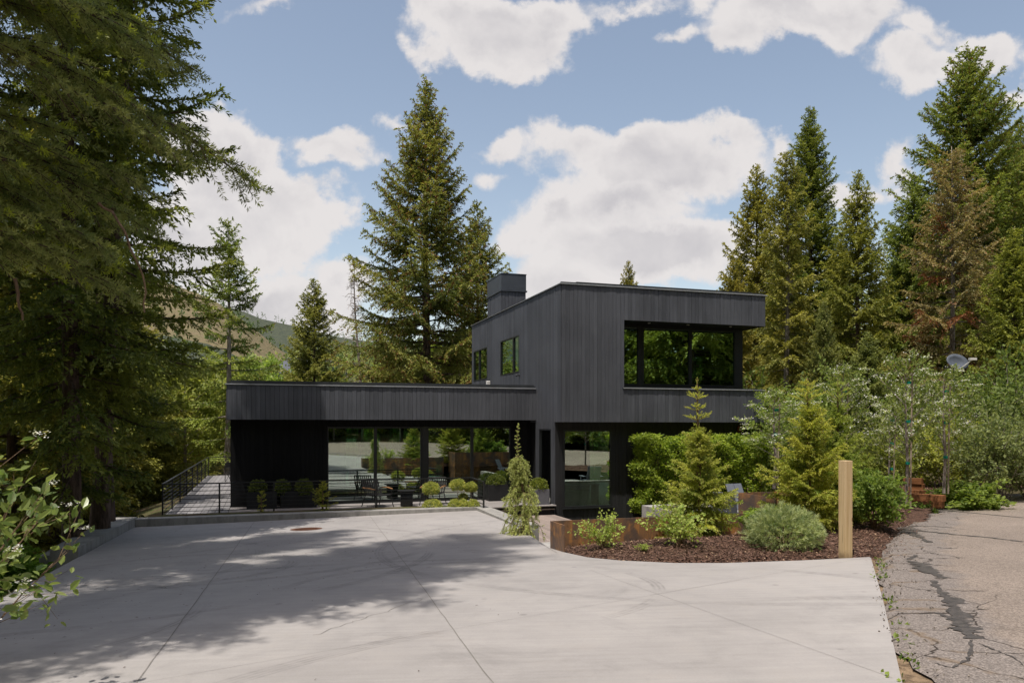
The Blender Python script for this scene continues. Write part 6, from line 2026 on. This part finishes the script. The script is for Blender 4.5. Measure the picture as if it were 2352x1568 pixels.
# satellite dish
q = at(2195, 833, 30)
zg = gh(q.x, 30)
ds_ = thing('satellite_dish', 'grey satellite dish on a pole among the dark trees', 'satellite dish', (q.x, 30, zg))
hz = q.z - zg
m = MB().lathe([(0.02, 0.0), (0.2, 0.012), (0.38, 0.05), (0.55, 0.11), (0.555, 0.095), (0.38, 0.03), (0.2, -0.01), (0.02, -0.02)], 28)
dishb = m.build('reflector', M_DISH, ds_, True); dishb.rotation_euler = (math.radians(68), 0, 0.3); dishb.location = (0, 0, hz); dishb.scale = (0.95, 0.6, 1)
MB().bar((0, -0.05, hz - 0.35), (0.3, -0.6, hz + 0.08), 0.04).box((0.16, -0.68, hz + 0.05), (0.42, -0.56, hz + 0.14)).build('feed_arm', M_WHITE, ds_)
MB().tube([(0, 0.1, 0), (0, 0.1, hz)], 0.04, 8).build('pole', M_DISH, ds_)

# weeds between drive and road, and along the left edge of the drive
rng = np.random.default_rng(99)
Pw = []
for _ in range(30):
    f = rng.random(); k = rng.integers(0, 3)
    a, b = np.array(ds[k]), np.array(ds[k + 1]); c_ = a + (b - a) * f + np.array([rng.uniform(0.06, 0.3), 0])
    nn = rng.integers(4, 12)
    Pw.append(np.column_stack([rng.normal(c_[0], 0.04, nn), rng.normal(c_[1], 0.05, nn), np.full(nn, drive_z(*c_) - 0.01) + rng.uniform(0, 0.04, nn)]))
for _ in range(1500):
    y = rng.uniform(6, 14.5); x = -5.0 - (y - 5.6) * 0.335 - abs(rng.normal(0.1, 0.9)); nn = 9
    Pw.append(np.column_stack([rng.normal(x, 0.06, nn), rng.normal(y, 0.06, nn), np.full(nn, gh(x, y)) + rng.uniform(0.0, 0.22, nn)]))
P = np.concatenate(Pw); n = len(P)
Dd = unit(rng.normal(0, 1, (n, 3)) + np.array([0, 0, 0.6]))
V = rhombs(P, Dd, rng.uniform(0.03, 0.07, n), rng.uniform(0.015, 0.04, n), rng, None, 0.15)
o = link_mesh('weeds', crown_mesh('weeds', V, rng.random(n)), F_LEAF); tag(o, kind='stuff')
# ================================================================== sky, sun, camera
SUN = Vector((-0.48 * 0.31, -0.87 * 0.31, 0.95)).normalized()
w = bpy.data.worlds.new('World'); S.world = w; w.use_nodes = True
N = NT(w.node_tree)
sky = N.n('TexSky', sky_type='NISHITA', sun_disc=False, sun_elevation=math.asin(SUN.z), sun_rotation=math.atan2(SUN.x, SUN.y) % (2 * PI), altitude=600.0, air_density=1.0, dust_density=2.2, ozone_density=1.0)
dirv = N.n('TexCoord').outputs['Generated']
sx = N.n('SeparateXYZ', {0: dirv})
yy = N.math('MAXIMUM', N.math('ABSOLUTE', sx.outputs[1]), 0.22)
pxy = N.n('CombineXYZ', {0: N.math('DIVIDE', sx.outputs[0], yy), 1: N.math('DIVIDE', sx.outputs[2], yy), 2: N.math('MULTIPLY', N.math('SIGN', sx.outputs[1]), 3.0)}).outputs[0]
BL = [(1150, 75, 190, 85, 0.1), (1270, 30, 90, 60, 0), (985, 130, 60, 40, 0), (1060, 45, 100, 70, 0), (1850, 45, 240, 75, 0), (1690, 100, 95, 60, 0), (2000, 20, 120, 50, 0), (2110, 140, 130, 55, 0), (2230, 95, 95, 60, 0), (2130, 60, 40, 40, 0),
      (560, 420, 150, 150, 0), (640, 520, 210, 110, 0), (760, 375, 85, 42, 0), (470, 340, 90, 90, 0), (800, 530, 75, 50, 0), (600, 690, 250, 80, 0), (790, 650, 90, 50, 0), (420, 560, 130, 120, 0),
      (1500, 380, 280, 95, 0), (1640, 340, 140, 65, 0), (1300, 340, 110, 55, 0), (1240, 310, 40, 40, 0), (1140, 340, 60, 25, 0), (1115, 410, 48, 30, 0), (1420, 470, 250, 60, 0), (1480, 570, 320, 95, 0), (1250, 500, 110, 50, 0), (1170, 540, 70, 40, 0), (1300, 640, 200, 70, 0), (1750, 600, 90, 90, 0),
      (2040, 370, 45, 60, 0), (2000, 430, 90, 40, 0), (2330, 215, 60, 45, 0), (1535, 100, 40, 22, 0), (1570, 20, 45, 28, 0), (1440, 3, 70, 18, 0), (590, 0, 85, 16, 0), (907, 295, 22, 9, 0), (2340, 150, 20, 30, 0), (1790, 330, 45, 35, 0), (1990, 60, 40, 70, 0)]


def cloud_field(v):
    """smooth union of cloud banks, given as directions on the sky; > 0 inside"""
    d = None
    for (x, y, rx, ry, _) in BL:
        c = ((x - CX) / F, (CY - y) / F)
        sc = (F / rx, F / ry, 0.0)
        q = N.vec('MULTIPLY_ADD', v, sc, (-c[0] * sc[0], -c[1] * sc[1], 0))
        ln = N.vec('LENGTH', q, out=1)
        f = N.math('MULTIPLY', N.math('SUBTRACT', 1.0, ln), min(rx, ry * 1.3) / 75.0)
        d = f if d is None else N.n('Math', {0: d, 1: f, 2: 0.3}, operation='SMOOTH_MAX').outputs[0]
    return N.math('MINIMUM', d, 1.0)


front = N.ramp(sx.outputs[1], 0.12, 0.3)
puff = N.noise(pxy, 9.0, 9, 0.6, 0.25)
puff2 = N.noise(N.vec('ADD', pxy, (0.0, 0.02, 0)), 9.0, 9, 0.6, 0.25)
big = N.noise(pxy, 3.2, 4, 0.5)
back = N.math('MULTIPLY_ADD', N.noise(pxy, 1.6, 6, 0.55), 3.2, -1.75)
w1 = N.vec('SUBTRACT', N.n('TexNoise', {'Vector': pxy, 'Scale': 5.5, 'Detail': 3.0}).outputs['Color'], (0.5, 0.5, 0.5))
w2 = N.vec('SUBTRACT', N.n('TexNoise', {'Vector': pxy, 'Scale': 17.0, 'Detail': 6.0, 'Roughness': 0.62}).outputs['Color'], (0.5, 0.5, 0.5))
wv = N.vec('MULTIPLY_ADD', w1, (0.15, 0.12, 0), pxy)
wv = N.vec('MULTIPLY_ADD', w2, (0.085, 0.075, 0), wv)
fld = cloud_field(wv)
fld = N.math('MULTIPLY_ADD', N.math('SUBTRACT', puff, 0.5), 1.5, fld)
fld = N.math('MULTIPLY_ADD', N.math('SUBTRACT', big, 0.5), 0.4, fld)
fld = N.n('Mix', {0: front, 2: back, 3: fld}).outputs[0]
fld = N.math('ADD', fld, 0.12)
alpha = N.ramp(fld, 0.0, 0.46)
# self shading: thin rims and upper puffs bright, thick bellies greyer
lit = N.math('MULTIPLY_ADD', N.math('SUBTRACT', puff, puff2), 2.4, 0.5)
belly = N.ramp(fld, 0.5, 1.3)
low = N.ramp(N.noise(N.vec('MULTIPLY_ADD', pxy, (1, 1.6, 1), (3.1, 0.7, 0)), 4.0, 5, 0.55), 0.38, 0.66)
shade = N.math('MULTIPLY', belly, N.math('MULTIPLY_ADD', low, 0.75, 0.25))
shade = N.math('SUBTRACT', shade, N.math('MULTIPLY', N.math('SUBTRACT', lit, 0.5), 0.8), clamp=True)
CB = 0.15
CC = CB * 2 ** EXPO
ccol = N.mix(shade, (0.80 / CC, 0.765 / CC, 0.755 / CC), (0.58 / CC, 0.56 / CC, 0.58 / CC))
skyc = N.mix(1.0, sky.outputs[0], (SKY_R, SKY_G, SKY_B), 'MULTIPLY')
col = N.mix(N.math('MULTIPLY', alpha, 0.97), skyc, ccol)
bg = N.n('Background', {0: col, 1: CB})
o = N.t.nodes.new('ShaderNodeOutputWorld'); N.t.links.new(bg.outputs[0], o.inputs[0])

sun = bpy.data.lights.new('sun', 'SUN'); so = bpy.data.objects.new('sun', sun); COL.objects.link(so)
sun.energy = SUN_E; sun.angle = math.radians(0.53); sun.color = (1.0, 0.94, 0.86)
so.rotation_euler = SUN.to_track_quat('Z', 'Y').to_euler()

cam = bpy.data.cameras.new('camera'); co = bpy.data.objects.new('camera', cam); COL.objects.link(co)
co.location = (0, 0, EYE); co.rotation_euler = (PI / 2, 0, 0)
cam.sensor_width = 36.0; cam.lens = 36.0 * F / 2352.0
cam.shift_y = (CY - 784.0) / 2352.0
cam.clip_start = 0.05; cam.clip_end = 6000
S.camera = co

S.view_settings.view_transform = 'Standard'; S.view_settings.look = 'None'
S.view_settings.exposure = EXPO; S.view_settings.gamma = 1.0
S.render.engine = 'CYCLES'
cy = S.cycles
cy.use_denoising = True
try:
    cy.denoiser = 'OPENIMAGEDENOISE'; cy.denoising_input_passes = 'RGB_ALBEDO_NORMAL'; cy.denoising_prefilter = 'ACCURATE'
except Exception: pass
cy.max_bounces = 7; cy.diffuse_bounces = 3; cy.glossy_bounces = 3; cy.transmission_bounces = 4; cy.transparent_max_bounces = 10
cy.sample_clamp_indirect = 6.0
cy.caustics_reflective = False; cy.caustics_refractive = False
w.cycles.sampling_method = 'MANUAL'; w.cycles.sample_map_resolution = 512
